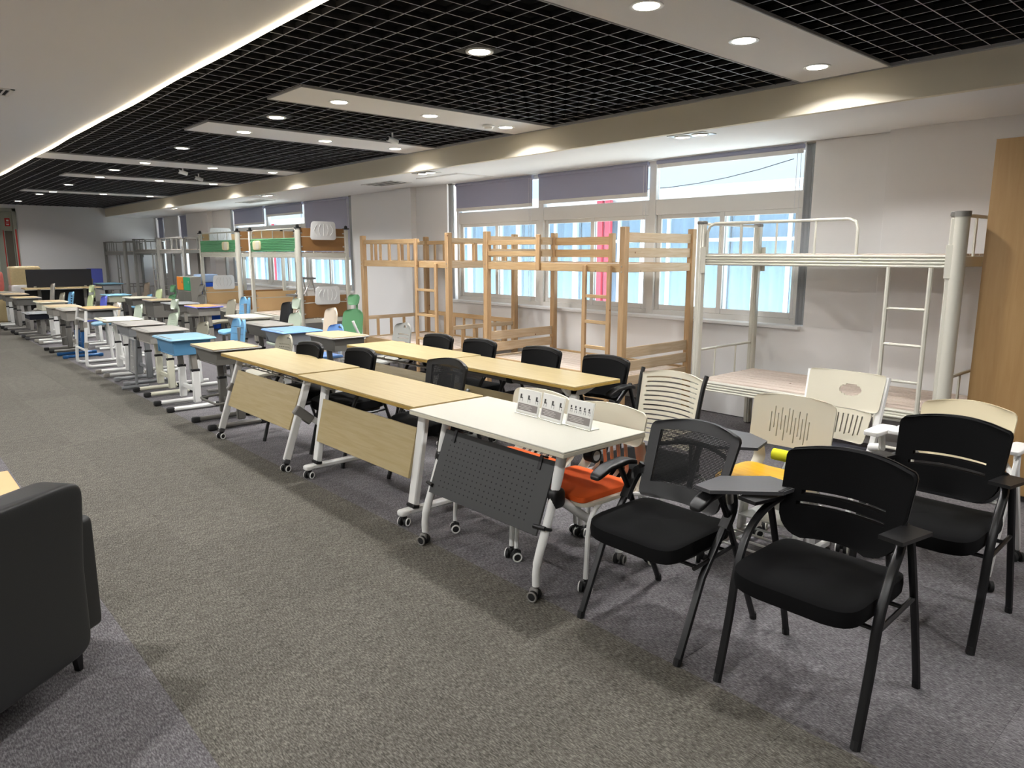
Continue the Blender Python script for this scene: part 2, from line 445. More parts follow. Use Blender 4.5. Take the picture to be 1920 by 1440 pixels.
xs3 = [(3.04, 'aisle-side'), (3.93, 'middle'), (4.82, 'window-side')]
for k, yc in enumerate([2.42, 5.5, 7.45, 10.82, 13.28, 17.02]):
    for xx, nm in xs3:
        downlight(xx, yc, 'round white downlight, %s one in the white ceiling panel %s' % (nm, ords[k]), 'downlights in the white ceiling panels', ZG - .014)
plate = cached('grid_plate', lambda: MB().b2(-.11, .11, -.11, .11, .004, .012)); plate.materials.append(M['grid_blade'])
og = ['nearest the camera', 'second from the camera', 'third from the camera', 'fourth from the camera', 'fifth from the camera', 'second from the far wall', 'nearest the far wall']
for k, yc in enumerate([3.63, 6.52, 9.1, 12.1, 15.2, 18.0, 20.7]):
    t = downlight(2.97, yc, 'round downlight hung in the black grid ceiling, %s' % og[k], 'downlights in the black grid', ZG - .006)
    P('mounting_plate', plate, 'grid_blade', t)
for k, (xx, yc) in enumerate([(3.04, -.6), (3.93, -.6), (-.3, 1.0), (-.3, 3.6), (-.3, 6.2), (-.3, 8.8), (-.3, 11.5), (-.3, 15), (-.3, 19), (-2.6, 2.5), (-2.6, 6.5), (-2.6, 11), (-2.6, 16)]):
    downlight(xx, yc, 'round white fill downlight added in the unseen part of the ceiling', 'added fill downlights outside the picture', 2.798 if xx < 1 else ZG - .014, left_fill if xx < 1 else None)  # the left-hand rows are unseen fill lamps added to brighten the room
fr = cached('twin_frame', lambda: MB().b2(-.1, .1, -.18, .18, -.006, .004).tube([(.065 * math.cos(a), -.085 + .065 * math.sin(a), -.008) for a in lsp(0, 5.9, 16)], .008, 6, True).tube([(.065 * math.cos(a), .085 + .065 * math.sin(a), -.008) for a in lsp(0, 5.9, 16)], .008, 6, True)); fr.materials.append(M['silver'])
for k, (xx, yc) in enumerate([(5.36, 3.75), (5.36, 7.6), (5.36, 12.3), (5.36, 17.2)]):
    t = thing('twin_spotlight', 'recessed square twin spotlight in the lowered ceiling, %s from the camera' % ['nearest', 'second', 'third', 'fourth'][k], 'ceiling light', (xx, yc, ZS), 0, 'twin spotlights in the lowered ceiling')
    P('frame', fr, 'silver', t)
    for s in (-1, 1):
        P('bulb', diffm, 'lamp_glow', t, (0, s * .085, -.006))
    l = bpy.data.objects.new('lamp', twind); COL.objects.link(l); l.parent = t; l.location = (0, 0, -.02)
def vent(x, y, z, lx, ly, label, n=5, rz=0):
    t = thing('ceiling_vent', label, 'vent', (x, y, z), rz)
    P('frame', MB().b2(-lx / 2, lx / 2, -ly / 2, -ly / 2 + .03, -.008, .002).b2(-lx / 2, lx / 2, ly / 2 - .03, ly / 2, -.008, .002).b2(-lx / 2, -lx / 2 + .03, -ly / 2, ly / 2, -.008, .002).b2(lx / 2 - .03, lx / 2, -ly / 2, ly / 2, -.008, .002), 'frame_white', t)
    P('throat', MB().b2(-lx / 2 + .02, lx / 2 - .02, -ly / 2 + .02, ly / 2 - .02, -.002, .001), 'hole_black', t)
    for i in range(n):
        P('slat', MB().box(-lx / 2 + lx * (i + 1) / (n + 1), 0, -.005, .012, ly - .06, .003, .001, Matrix.Rotation(.5, 4, 'Y')), 'frame_white', t)
vent(5.75, 9.15, ZS, .35, .8, 'open dark air vent in the lowered ceiling beside the wooden bunks', 2)
vent(.86, 6.75, 2.80, .3, .3, 'small slatted vent at the left picture edge in the plain ceiling', 4)
vent(5.8, 13.9, ZS, .3, 1.2, 'long air vent in the lowered ceiling above the green bunks', 3)
t = thing('access_panel', 'flat white access panel in the lowered ceiling next to the open vent', 'ceiling panel', (5.98, 7.85, ZS), 0)
P('frame', MB().b2(-.3, .3, -.45, .45, -.006, .002), 'frame_white', t); P('door', MB().b2(-.27, .27, -.42, .42, -.01, -.004), 'ceiling_paint', t)
t = thing('smoke_detector', 'round white smoke detector on the second ceiling panel', 'smoke detector', (4.62, 5.52, ZG - .014))
P('base', MB().lathe([(.055, 0), (.058, -.012), (.05, -.02)], 20), 'white_plastic', t); P('sensor', MB().lathe([(.04, -.02), (.04, -.034), (.03, -.042)], 20), 'white_plastic', t)
for k, (xx, yc) in enumerate([(4.24, 6.6), (3.63, 11.16), (4.1, 11.9)]):
    t = thing('ceiling_camera', ['small white camera hanging from the black grid between the second and third panels', 'white camera under the fourth white ceiling panel', 'small white camera just beyond the fourth ceiling panel'][k], 'camera', (xx, yc, ZG), .6, 'ceiling cameras')
    P('bracket', MB().tube([(0, 0, .01), (0, 0, -.05)], .01), 'white_plastic', t)
    P('body', MB().tube([(-.05, .03, -.06), (.05, -.03, -.085)], .028, 12), 'white_plastic', t); P('lens', MB().tube([(-.055, .033, -.058), (-.05, .03, -.06)], .02, 12), 'black_plastic', t)

# windows ------------------------------------------------------------
XWI = W + .07   # inner face of window frames
FR = .06
def window(n, ya, yb, bays, sash=True):
    w_ = bpy.data.objects.new('window_%d' % n, None); COL.objects.link(w_); w_['kind'] = 'structure'
    mb = MB()
    ed = lsp(ya, yb, bays + 1)
    mb.b2(XWI, XWI + FR, ya, yb, SILL, 1.01).b2(XWI, XWI + FR, ya, yb, 2.54, ZS)
    mb.b2(XWI, XWI + FR, ya, yb, 2.03, 2.19)
    for q in ed: mb.b2(XWI - .01, XWI + FR, max(ya, q - .045), min(yb, q + .045), SILL, ZS)
    P('window_frame', mb, 'frame_white', w_)
    for a, b in zip(ed, ed[1:]):
        a += .045; b -= .045
        P('transom_pane', MB().b2(XWI + .03, XWI + .036, a, b, 2.19, 2.54, .001), 'glass', w_)
        mid = (a + b) / 2
        subs = [(a, mid + .03, 0), (mid - .03, b, .028)] if sash else [(a, b, 0)]
        for p, q, dx in subs:
            s = P('sash', MB().b2(XWI + dx, XWI + dx + .026, p, p + .055, 1.01, 2.03).b2(XWI + dx, XWI + dx + .026, q - .055, q, 1.01, 2.03).b2(XWI + dx + .002, XWI + dx + .024, p + .054, q - .054, 1.01, 1.065).b2(XWI + dx + .002, XWI + dx + .024, p + .054, q - .054, 1.985, 2.03), 'frame_white', w_)
            P('pane', MB().b2(XWI + dx + .01, XWI + dx + .016, p + .05, q - .05, 1.06, 1.99, .001), 'glass', s)
    P('window_sill', MB().b2(W - .05, XWI + .02, ya - .06, yb + .06, SILL - .035, SILL + .004, .008), 'sill_white', w_)
    return w_
window(1, 3.28, 8.5, 3); window(2, 11.5, 16.8, 3); window(3, 19.55, 20.45, 1, False); window(4, 21.8, 22.35, 1, False)
def blind(ya, yb, zb, label, cord=True):
    t = thing('roller_blind', label, 'blind', (W + .025, (ya + yb) / 2, 0), 0, 'roller blinds')
    h = (yb - ya) / 2
    P('fabric', MB().b2(-.002, .002, -h, h, zb, ZS - .03, .001), 'blind_gray', t)
    P('roller', MB().tube([(0, -h, ZS - .03), (0, h, ZS - .03)], .022, 10), 'blind_gray', t)
    P('bottom_bar', MB().b2(-.008, .008, -h, h, zb - .045, zb, .004), 'frame_white', t)
    if cord:
        P('pull_cord', MB().tube([(-.012, -h + .05, ZS - .04), (-.014, -h + .045, 1.05), (-.014, -h + .02, 1.0), (-.014, -h + .0, 1.05), (-.012, -h + .015, ZS - .04)], .0025, 5), 'cord_white', t)
blind(6.88, 8.46, 2.25, 'grey roller blind, left one in the window behind the wooden bunks')
blind(5.06, 6.76, 2.27, 'grey roller blind, middle one in the window behind the wooden bunks')
blind(3.32, 4.94, 2.555, 'grey roller blind rolled up almost fully beside the white pier')
blind(15.08, 16.72, 2.27, 'grey roller blind behind the farther green bunk')
blind(13.3, 14.98, 2.41, 'short grey roller blind in the middle of the far big window')
blind(11.52, 13.2, 1.55, 'grey roller blind pulled down more than half behind the nearer green bunk')
blind(19.6, 20.4, 1.95, 'dark grey roller blind in the wider narrow window near the far wall')
blind(21.85, 22.3, 2.0, 'dark grey roller blind in the narrow window at the far corner')
def stacked_curtain(y, wd, label):
    t = thing('side_curtain', label, 'curtain', (W + .03, y, 0), 0, 'side curtains')
    n = 24
    P('cloth', MB().shell(lsp(0, 1, n), [0, .5, 1], lambda u, v: (-.012 + .012 * math.sin(u * 5 * 2 * PI), wd * (u - .5), SILL + .01 + v * (ZS - SILL - .03)), (.006, 0, 0)), 'curtain_gray', t)
    P('track', MB().b2(-.03, .03, -wd / 2, wd / 2, ZS - .02, ZS - .001), 'gray_metal', t)
stacked_curtain(3.245, .085, 'narrow grey pleated strip at the window edge beside the white pier')
stacked_curtain(8.575, .1, 'narrow grey pleated strip at the window edge behind the wooden bunks')
stacked_curtain(11.45, .09, 'narrow grey pleated strip at the near edge of the far big window')
stacked_curtain(16.83, .09, 'narrow grey pleated strip at the far edge of the far big window')
# door recess in the far wall
d = bpy.data.objects.new('door_1', None); COL.objects.link(d); d['kind'] = 'structure'
P('door_frame', MB().b2(3.06, 3.14, YF - .03, YF + .2, 0, 2.74).b2(2.62, 2.7, YF - .03, YF + .2, 0, 2.74).b2(2.62, 3.14, YF - .03, YF + .2, 2.66, 2.74), 'door_frame', d)
P('door_leaf', MB().b2(2.7, 3.06, YF + .12, YF + .16, 0, 2.66), 'door_frame', d)
P('dark_opening', MB().b2(2.88, 3.04, YF + .1, YF + .12, .05, 2.18), 'door_dark', d)
P('red_strip', MB().b2(3.085, 3.115, YF - .036, YF - .03, .3, 2.22), 'sign_red', d); P('red_strip', MB().b2(2.84, 2.86, YF + .11, YF + .12, .3, 2.2), 'sign_red', d)
t = thing('fire_notice', 'small red notice with white marks above the far door opening', 'sign', (2.96, YF + .12, 2.4))
P('board', MB().b2(-.055, .055, -.012, -.004, -.1, .1), 'sign_red', t)
for q, (a, b, c, d_) in enumerate([(-.03, .03, -.07, -.05), (-.035, .03, -.03, -.015), (-.02, .03, .02, .06)]): P('lettering', MB().b2(a, b, -.014, -.012, c, d_, .0005), 'paper', t)

# outside: the building across the yard ------------------------------------
nb = thing('neighbour_building', 'pale building with white framed curtained windows across the yard', 'building', (12, 0, 0))
P('wall', MB().b2(.12, .4, -2, 66, -3, .2).b2(.12, .4, -2, 66, 2.45, 2.72), 'facade', nb)
P('parapet', MB().b2(-.1, .5, -2, 66, 2.72, 2.86), 'roof_light', nb)
P('roof', MB().b2(.3, 6, -2, 66, 2.7, 2.76), 'roof_light', nb)
P('backing_wall', MB().b2(.5, .6, -2, 66, 0, 2.7), 'facade', nb)
cur = cached('facade_curtain', lambda: MB().shell(lsp(0, 1, 70), [0, .5, 1], lambda u, v: (.2 + .03 * math.sin(u * 44 + v * .8) + .02 * math.sin(u * 17 + 2 * v), u * 1.86, .2 + v * 2.25), (.01, 0, 0))); cur.materials.append(M['facade_curtain'])
frm = cached('facade_window_frame', lambda: MB().b2(.022, .118, .05, 1.85, .2, .28).b2(.022, .118, .05, 1.85, 2.37, 2.45).b2(.02, .12, -.05, .05, .2, 2.45).b2(.03, .1, .6, .66, .28, 2.37).b2(.03, .1, 1.24, 1.3, .28, 2.37).b2(.034, .096, .05, 1.85, 1.84, 1.9)); frm.materials.append(M['facade_frame'])
pn = cached('facade_pane', lambda: MB().b2(.06, .066, 0, 1.9, .2, 2.45, .001)); pn.materials.append(M['glass'])
yy = 0.
while yy < 63:
    f_ = P('window', frm, 'facade_frame', nb, (0, yy, 0)); P('curtain', cur, 'facade_curtain', f_); P('pane', pn, 'glass', f_); yy += 1.9
for yc in (10.6, 10.37, 27.2, 27.5):
    P('red_pilaster', MB().b2(-.06, .02, yc - .075, yc + .075, -3, 2.72), 'facade_red', nb)
struct('ground_outside', MB().b2(W + .25, 40, -6, 70, -.7, -.45), 'concrete')  # unseen ground, set high and pale to bounce daylight up through the windows
mb = MB(); mb.tube([(-2.5, 5 + i * .5, 2.62 + .02 * (i - 4.5) ** 2 * .6) for i in range(12)], .006, 5)
P('cable', mb, 'black_plastic', nb)

# ================================================================== furniture helpers
def hw(z, z0, z1, a, r, rb=None):
    if rb is not None and z < (z0 + z1) / 2: r = rb
    d = max(0, abs(z - (z0 + z1) / 2) - ((z1 - z0) / 2 - r))
    return a - r + math.sqrt(max(0, r * r - d * d))
VS = [0, .015, .04, .08, .14, .22, .32, .42, .5, .58, .68, .78, .86, .92, .96, .985, 1]
US = lsp(-1, 1, 13)
def back_fn(z0, z1, at, ab, r, y0, lean, curve, arch=0, rb=None):
    """a chair back: half widths at/ab at top/bottom, corner radius r, leaning by lean, edges curving forward"""
    def fn(u, v):
        z = z0 + (z1 - z0) * v; a = ab + (at - ab) * v; a = hw(z, z0, z1, a, r, rb)
        return (u * a, y0 + lean * v - curve * u * u, z - arch * u * u * v)
    return fn
def smooth_path(pts, k=5):
    P_ = [Vector(p) for p in pts]; out = []
    for i in range(len(P_) - 1):
        a, b, c, d = P_[max(0, i - 1)], P_[i], P_[i + 1], P_[min(len(P_) - 1, i + 2)]
        for j in range(k):
            t = j / k
            out.append(.5 * ((2 * b) + (c - a) * t + (2 * a - 5 * b + 4 * c - d) * t * t + (3 * b - a - 3 * c + d) * t ** 3))
    out.append(P_[-1])
    return out
def whl(r=.026, w=.011, gap=.008):
    mb = MB()
    for s in (-1, 1):
        mb.lathe([(r * .75, -w), (r, -w * .7), (r, w * .7), (r * .75, w)], 18, Matrix.Translation((s * (gap + w), 0, r)) @ Matrix.Rotation(PI / 2, 4, 'Y'))
    mb.tube([(-gap - w, 0, r), (gap + w, 0, r)], .006, 6)
    return mb
def rimf(r=.026):
    return MB().tube([(0, r * .86 * math.cos(a), r + r * .86 * math.sin(a)) for a in lsp(0, 2 * PI * 15 / 16, 16)], .0045, 6, True)
def caster(par, x, y, rz=0, rim='white_metal', hood='black_plastic', z=.06):
    wm = cached('wheel', whl); 
    c = P('caster', wm, 'rubber', par, (x, y, 0), (0, 0, rz))
    if rim: 
        rm = cached('rim_' + rim, rimf); 
        for q in (-1, 1): P('rim', rm, rim, c, (q * .029, 0, 0))
    hm = cached('hood_' + hood, lambda: MB().pad(0, .004, .042, .011, .022, .02, .6).tube([(0, 0, .05), (0, 0, .085)], .008, 8)); P('hood', hm, hood, c)
    return c

# ---------------- training chairs (black) ----------------
def black_chair(name, label, loc, kind='slots', tablet=False, group='black training chairs', H=.9, bw=.225, arms=True, casters=False):
    t = thing(name, label, 'chair', loc, RX, group)
    k = 'bc_%s%.3f%.3f' % (kind, H, bw)
    P('seat', cached(k + 's', lambda: MB().pad(0, -.055, .445, .24, .225, .042, .3, fn=lambda x, y, z: (x, y, z - .02 * (abs(y) / .225) ** 3 * (y < 0) + .012 * (x / .24) ** 2))), 'black_fabric', t)
    P('seat_pan', cached(k + 'p', lambda: MB().pad(0, -.05, .408, .215, .2, .014, .3)), 'black_plastic', t)
    z0 = .545
    if kind == 'slots':
        holes = [(-.7, .68, .46, .51), (-.76, .7, .33, .38)]
        P('backrest', cached(k + 'b', lambda: MB().shell(lsp(-1, 1, 17), VS, back_fn(z0, H, bw, bw * .93, .03, .085, .085, .05, .022, .1), (0, .03, 0), holes)), 'black_fabric', t)
        P('back_cover', cached(k + 'bp', lambda: MB().shell(lsp(-1, 1, 17), VS, back_fn(z0 - .006, H + .004, bw + .003, bw * .93, .034, .115, .086, .05, .022, .1), (0, .01, 0), holes)), 'black_plastic', t)
    elif kind == 'plain':
        P('backrest', cached(k + 'b', lambda: MB().shell(US, VS, back_fn(z0, H, bw, bw * .88, .025, .07, .05, .04, .015, .06), (0, .022, 0))), 'black_plastic', t)
        P('back_pad', cached(k + 'bp', lambda: MB().shell(US, VS, back_fn(z0 + .03, H - .02, bw - .012, bw * .85, .025, .068, .044, .04, .015, .06), (0, -.012, 0))), 'black_fabric', t)
        P('top_lip', cached(k + 'bl', lambda: MB().tube([(u * (bw - .025), .135 - .04 * u * u, H - .006 - .015 * u * u) for u in lsp(-1, 1, 11)], .012, 8)), 'black_plastic', t)
    else:
        hs = (-.8, .8, .19, .86); y0, ln = (.1, .13) if kind == 'mesh' else (.07, .06)
        P('back_frame', cached(k + 'b', lambda: MB().shell(US, VS, back_fn(z0 - .02, H, bw + .01, bw * .92, .035, y0, ln, .05, .025), (0, .02, 0), [hs])), 'black_plastic', t)
        P('back_mesh', cached(k + 'm', lambda: MB().shell([u * .82 for u in US], [.17 + .71 * v for v in VS], back_fn(z0 - .02, H, bw + .01, bw * .92, .035, y0 + .004, ln, .05, .025), (0, .001, 0))), 'back_mesh' if kind == 'mesh' else 'back_mesh_dense', t)
        P('spine', cached(k + 'sp', lambda: MB().bar((0, y0 + .038, z0), (0, y0 + ln * .75 + .036, H - .1), .028, .014).tube([(u * (bw - .03), y0 + ln * .62 + .036 - .05 * u * u, z0 + .23 - .03 * u * u) for u in lsp(-1, 1, 9)], .011, 6)), 'black_plastic', t)
    for s in (-1, 1):
        X = s * .262
        fp = smooth_path([(X, -.262, .0), (X, -.2, .24), (X, -.165, .42), (X, -.1, .555), (X * .96, .0, .635), (X * .84, .105, .68)])
        if kind == 'mesh': fp = [(X, -.262, 0), (X, -.11, .33), (X, .05, .53), (X * .97, .085, .575), (X * .9, .1, .62), (X * .85, .105, .66)]
        P('front_leg', cached('bcfl%d%d' % (s, kind == 'mesh'), lambda: MB().tube(fp, .0135, 8, sq=1.3)), 'black_metal', t)
        if kind == 'mesh': P('back_bracket', MB().tube(smooth_path([(X, .03, .5), (X, .075, .565), (X * .93, .1, .62), (X * .8, .11, .63)], 3), .02, 8, sq=1.5), 'black_plastic', t)
        rp = smooth_path([(X, .268, .0), (X, .25, .08), (X, .16, .36), (X, .06, .64), (X, .03, .675)])
        if kind == 'mesh': rp = [(X, .318, 0), (X, .19, .26), (X, .04, .57), (X, -.02, .672)]
        P('rear_leg', cached('bcrl%d%d' % (s, kind == 'mesh'), lambda: MB().tube(rp, .012, 8, sq=1.25)), 'black_metal', t)
        if arms:
            if kind == 'slots': P('armrest', cached('bcaf%d' % s, lambda: MB().prism([(X - .05, -.1), (X + .035, -.12), (X + .055, .09), (X - .04, .11)], .014, Matrix.Translation((0, 0, .675)) @ Matrix.Rotation(-.06, 4, 'X'))), 'black_plastic', t)
            else: P('armrest', cached('bcar%d' % s, lambda: MB().pad(X, -.05, .682, .034, .14, .013, .35, fn=lambda x, y, z: (x, y, z + .012 * (y / .125) - .025 * (y / .125) ** 2))), 'black_plastic', t)
        P('foot_cap', cached('bcfc%d' % s, lambda: MB().tube([(X, -.263, 0), (X, -.255, .03)], .0155, 8)), 'rubber', t)
        P('foot_cap', cached('bcfd%d' % s, lambda: MB().tube([(X, .269, 0), (X, .264, .03)], .0155, 8)), 'rubber', t, (0, .046 if kind == 'mesh' else 0, 0))
        P('side_brace', cached('bcsb%d' % s, lambda: MB().tube([(X, -.175, .385), (X, .14, .405)], .009, 6)), 'black_metal', t)
    P('cross_brace', cached('bccb', lambda: MB().tube([(-.262, .06, .395), (.262, .06, .395)], .009, 6).tube([(-.262, -.16, .39), (.262, -.16, .39)], .009, 6)), 'black_metal', t)
    if tablet:
        tb = P('writing_tablet', MB().prism([(.22, -.13), (.3, -.145), (.42, -.03), (.5, .05), (.51, .17), (.36, .2), (.22, .05)][::1], .014, Matrix.Translation((0, 0, .70))), 'dark_gray', t)
        P('pen_groove', MB().box(.49, .09, .715, .016, .1, .002, .0005), 'hole_black', tb)
        P('pivot_collar', MB().tube([(.262, .045, .612), (.262, .03, .69)], .026, 14), 'silver', tb)
    return t
black_chair('tablet_chair', 'black mesh-back armchair with folding writing tablet beside the white table', (2.512, 1.80, 0), 'mesh', True, 'black showroom armchairs', H=.88, bw=.222)
black_chair('armchair', 'black slotted-back armchair nearest the camera', (2.54, 1.11, 0), 'slots', False, 'black showroom armchairs', H=.885, bw=.236)
black_chair('armchair', 'black slotted-back armchair at the right edge in front of the cream back', (3.482, 1.05, 0), 'slots', False, 'black showroom armchairs', H=.885)
black_chair('training_chair', 'black chair at the far wooden table with a leaning front board', (2.74, 5.78, 0), 'plain', H=.865)
black_chair('training_chair', 'black chair between the two wooden tables of the aisle row', (2.85, 5.12, 0), 'plain', H=.865)
black_chair('training_chair', 'black mesh-back chair behind the wooden table next to the white table', (2.97, 4.13, 0), 'meshd', H=.88)
black_chair('training_chair', 'black chair, leftmost at the window-side wooden tables', (3.93, 5.55, 0), 'plain', H=.865)
black_chair('training_chair', 'black chair, second from left at the window-side wooden tables', (3.97, 4.98, 0), 'plain', H=.865)
black_chair('training_chair', 'black chair, third from left at the window-side wooden tables', (4.0, 4.22, 0), 'plain', H=.865)
black_chair('training_chair', 'black chair, rightmost at the window-side wooden tables', (4.0, 3.53, 0), 'plain', H=.865)

# ---------------- cream shell chairs with orange cushions ----------------
def loop_chair(label, loc, seatmat, seatname, base='casters', slots=True, H=.83, bw=.235, zs=.44):
    t = thing('shell_chair', label, 'chair', loc, RX, 'cream shell chairs')
    yb = .19
    holes = []
    if slots == 'vertical':
        hv = [(.30, .78), (.42, .92), (.2, .76), (.38, .9), (.12, .72), (.34, .9), (.3, .88), (.1, .7), (.28, .86), (.22, .7), (.1, .86), (.24, .66)]
        holes = [(-.54 + i * .085, -.54 + i * .085 + .026, a * .75 + .02, b * .8 + .02) for i, (a, b) in enumerate(hv)]
    P('backrest', MB().shell(US, VS, back_fn(zs + .2 if slots != 'vertical' else zs + .14, H, bw, bw * .98, .045, yb, .04, .02, .012), (0, .011, 0), holes), 'cream', t)
    ra = .185 if slots != 'vertical' else .14
    for s in (-1, 1):      # curved side straps flowing from the back down into the seat
        pts = smooth_path([(s * (bw - .04), yb + .012, zs + ra + .04), (s * (bw - .035), yb + .03, zs + .12), (s * (bw - .03), yb + .06, zs + .04), (s * (bw - .035), yb - .02, zs - .02), (s * (bw - .04), yb - .12, zs - .025)], 4)
        P('side_strap', MB().tube(pts, .036, 8, sq=.16, ref=(1, 0, 0)), 'cream', t)
    if slots != 'vertical':
        for k in range(-2, 3):
            pts = smooth_path([(k * .05, yb + .012, zs + ra + .03), (k * .05, yb + .028, zs + .11), (k * .05, yb + .03, zs + .04), (k * .05, yb - .04, zs - .01)], 4)
            P('back_rib', MB().tube(pts, .013, 6, sq=.35, ref=(1, 0, 0)), 'cream', t)
    P('seat_shell', MB().pad(0, -.02, zs - .02, bw - .005, .22, .014, .3), 'cream', t)
    if seatname == 'cushion':
        P('seat_cushion', MB().pad(0, -.04, zs + .006, .212, .2, .022, .14, 36, 12, e2=.4), seatmat, t)
    else:
        P('seat', MB().pad(0, -.03, zs + .005, .215, .21, .014, .35, fn=lambda x, y, z: (x, y, z + .02 * (x / .215) ** 2 - .03 * max(0, -y / .21) ** 3)), seatmat, t)
    if base == 'casters':
        for s in (-1, 1):
            X = s * .25
            P('leg', MB().tube(smooth_path([(s * .2, -.1, zs - .035), (X, -.2, zs - .045), (X, -.235, zs - .12), (X, -.25, .07)]), .0125, 8), 'white_metal', t)
            P('leg', MB().tube(smooth_path([(s * .2, .08, zs - .035), (X, .18, zs - .045), (X, .225, zs - .14), (X, .25, .07)]), .0125, 8), 'white_metal', t)
            caster(t, X, -.25, .5 * s); caster(t, X, .25, -.4 * s)
        P('seat_frame', MB().tube([(-.2, -.12, zs - .036), (.2, -.12, zs - .036)], .01, 6).tube([(-.2, .1, zs - .036), (.2, .1, zs - .036)], .01, 6), 'white_metal', t)
    else:      # sled base with book rack
        for s in (-1, 1):
            P('side_panel', MB().bar((s * .2, -.06, .1), (s * .19, .0, zs - .03), .03, .075, .008).bar((s * .2, .09, .1), (s * .19, .12, zs - .03), .03, .06, .008), 'white_metal', t)
            P('base_rail', MB().bar((s * .2, -.3, .085), (s * .2, .3, .085), .03, .04, .008), 'white_metal', t)
            caster(t, s * .2, -.28, .4); caster(t, s * .2, .28, -.6)
        for k in range(4):
            P('rack_bar', MB().tube([(-.2, -.2 + .1 * k, .12), (.2, -.2 + .1 * k, .12)], .007, 6), 'white_metal', t)
        P('rack_tray', MB().b2(-.18, .18, .02, .24, .2, .21).b2(-.18, .18, .23, .24, .2, .3), 'white_metal', t)
        tb = P('writing_tablet', MB().prism([(-.28, -.3), (-.05, -.34), (.1, -.22), (.06, -.06), (-.08, .02), (-.28, .02)], .014, Matrix.Translation((-.02, -.06, .675))), 'dark_gray', t)
        P('tablet_arm', MB().tube(smooth_path([(-.24, .02, zs), (-.275, -.02, .55), (-.27, -.06, .68)]), .013, 8), 'white_metal', tb)
    return t
loop_chair('cream shell chair with orange cushion, left one behind the white table', (2.7, 3.005, 0), 'orange_fabric', 'cushion')
loop_chair('cream shell chair with orange cushion, right one beside the black mesh armchair', (2.7, 2.465, 0), 'orange_fabric', 'cushion')
loop_chair('cream chair with tall vertical slots in its back and a yellow seat', (3.44, 1.83, 0), 'yellow_ply', 'seat', 'sled', 'vertical', .87, .232, .45)

# white slatted chair with black frame
t = thing('slatted_chair', 'white chair with horizontal slots in its back and black frame', 'chair', (3.25, 2.46, 0), RX, 'showroom chairs')
holes = [(-.84 + .03 * (k % 2), .84, .1 + k * .066, .1 + k * .066 + .022) for k in range(13)]
P('backrest', MB().shell(US, VS, back_fn(.53, .95, .215, .2, .03, .12, .09, .035, .02), (0, .008, 0), holes), 'cream', t)
for s in (-1, 1):
    P('back_side_rail', MB().tube(smooth_path([(s * .19, .02, .44), (s * .2, .1, .5), (s * .203, .105, .55), (s * .216, .16, .85), (s * .22, .195, .948)]), .013, 8), 'black_plastic', t)
    P('leg', MB().tube(smooth_path([(s * .23, -.2, .38), (s * .25, -.22, .3), (s * .25, -.25, .06)]), .013), 'white_metal', t)
    P('leg', MB().tube(smooth_path([(s * .23, .16, .38), (s * .25, .2, .3), (s * .25, .25, .06)]), .013), 'white_metal', t)
    caster(t, s * .25, -.25, .6, None); caster(t, s * .25, .25, .2, None)
    P('armrest', MB().pad(s * .265, -.0, .645, .035, .12, .014, .35).bar((s * .255, .03, .42), (s * .262, .02, .635), .022, .03), 'black_plastic', t)
P('seat', MB().pad(0, -.03, .44, .235, .23, .045, .3), 'black_fabric', t)
P('seat_frame', MB().b2(-.23, .23, -.21, .17, .375, .39), 'black_plastic', t)

# white chair with oval hole, navy seat rolled over a lime front edge
t = thing('oval_hole_chair', 'white plastic armchair with an oval hole in its back and navy seat', 'chair', (4.1, 1.84, 0), RX, 'showroom chairs')
holes = [(-.12 - .16 * math.sqrt(max(0, 1 - q * q)) , -.12 + .34 * math.sqrt(max(0, 1 - q * q)), .5 + .09 * q, .5 + .09 * (q + .25)) for q in lsp(-1, .75, 8)]
P('backrest', MB().shell(US, VS, back_fn(.72, .93, .225, .215, .02, .17, .06, .03, 0), (0, .01, 0), [(.12 - .3 * math.sqrt(1 - (q + .125) ** 2), .12 + .3 * math.sqrt(1 - (q + .125) ** 2), .5 + .16 * q, .5 + .16 * (q + .25)) for q in lsp(-1, .75, 8)]), 'cream', t)
P('lumbar_plate', MB().shell(US, VS, back_fn(.535, .715, .185, .165, .02, .12, .05, .03, 0), (0, .008, 0), [(-.75 + k * .16, -.75 + k * .16 + .05, .2 + .05 * (k % 2), .85) for k in range(10)]), 'cream', t)
for s in (-1, 1):
    P('back_upright', MB().tube(smooth_path([(s * .19, .0, .44), (s * .205, .1, .5), (s * .212, .15, .65), (s * .222, .215, .92)]), .016, 8, sq=1.4), 'white_plastic', t)
    P('armrest', MB().pad(s * .29, -.0, .66, .045, .13, .014, .3).tube([(s * .21, .1, .53), (s * .285, .06, .55)], .024, 12).tube([(s * .285, .06, .55), (s * .288, .03, .65)], .018, 8), 'white_plastic', t)
    P('leg', MB().tube([(s * .2, -.05, .39), (s * .24, -.25, .06)], .014), 'white_metal', t); P('leg', MB().tube([(s * .2, .05, .39), (s * .24, .27, .06)], .014), 'white_metal', t)
    caster(t, s * .24, -.25, .3, 'white_metal'); caster(t, s * .24, .27, 1.2, 'white_metal')
P('seat', MB().pad(0, 0, .46, .23, .22, .04, .3), 'navy_fabric', t)
P('seat_roll', MB().tube([(-.21, -.215, .462), (.21, -.215, .462)], .034, 14), 'lime_fabric', t, label='lime green rolled front edge of the seat')

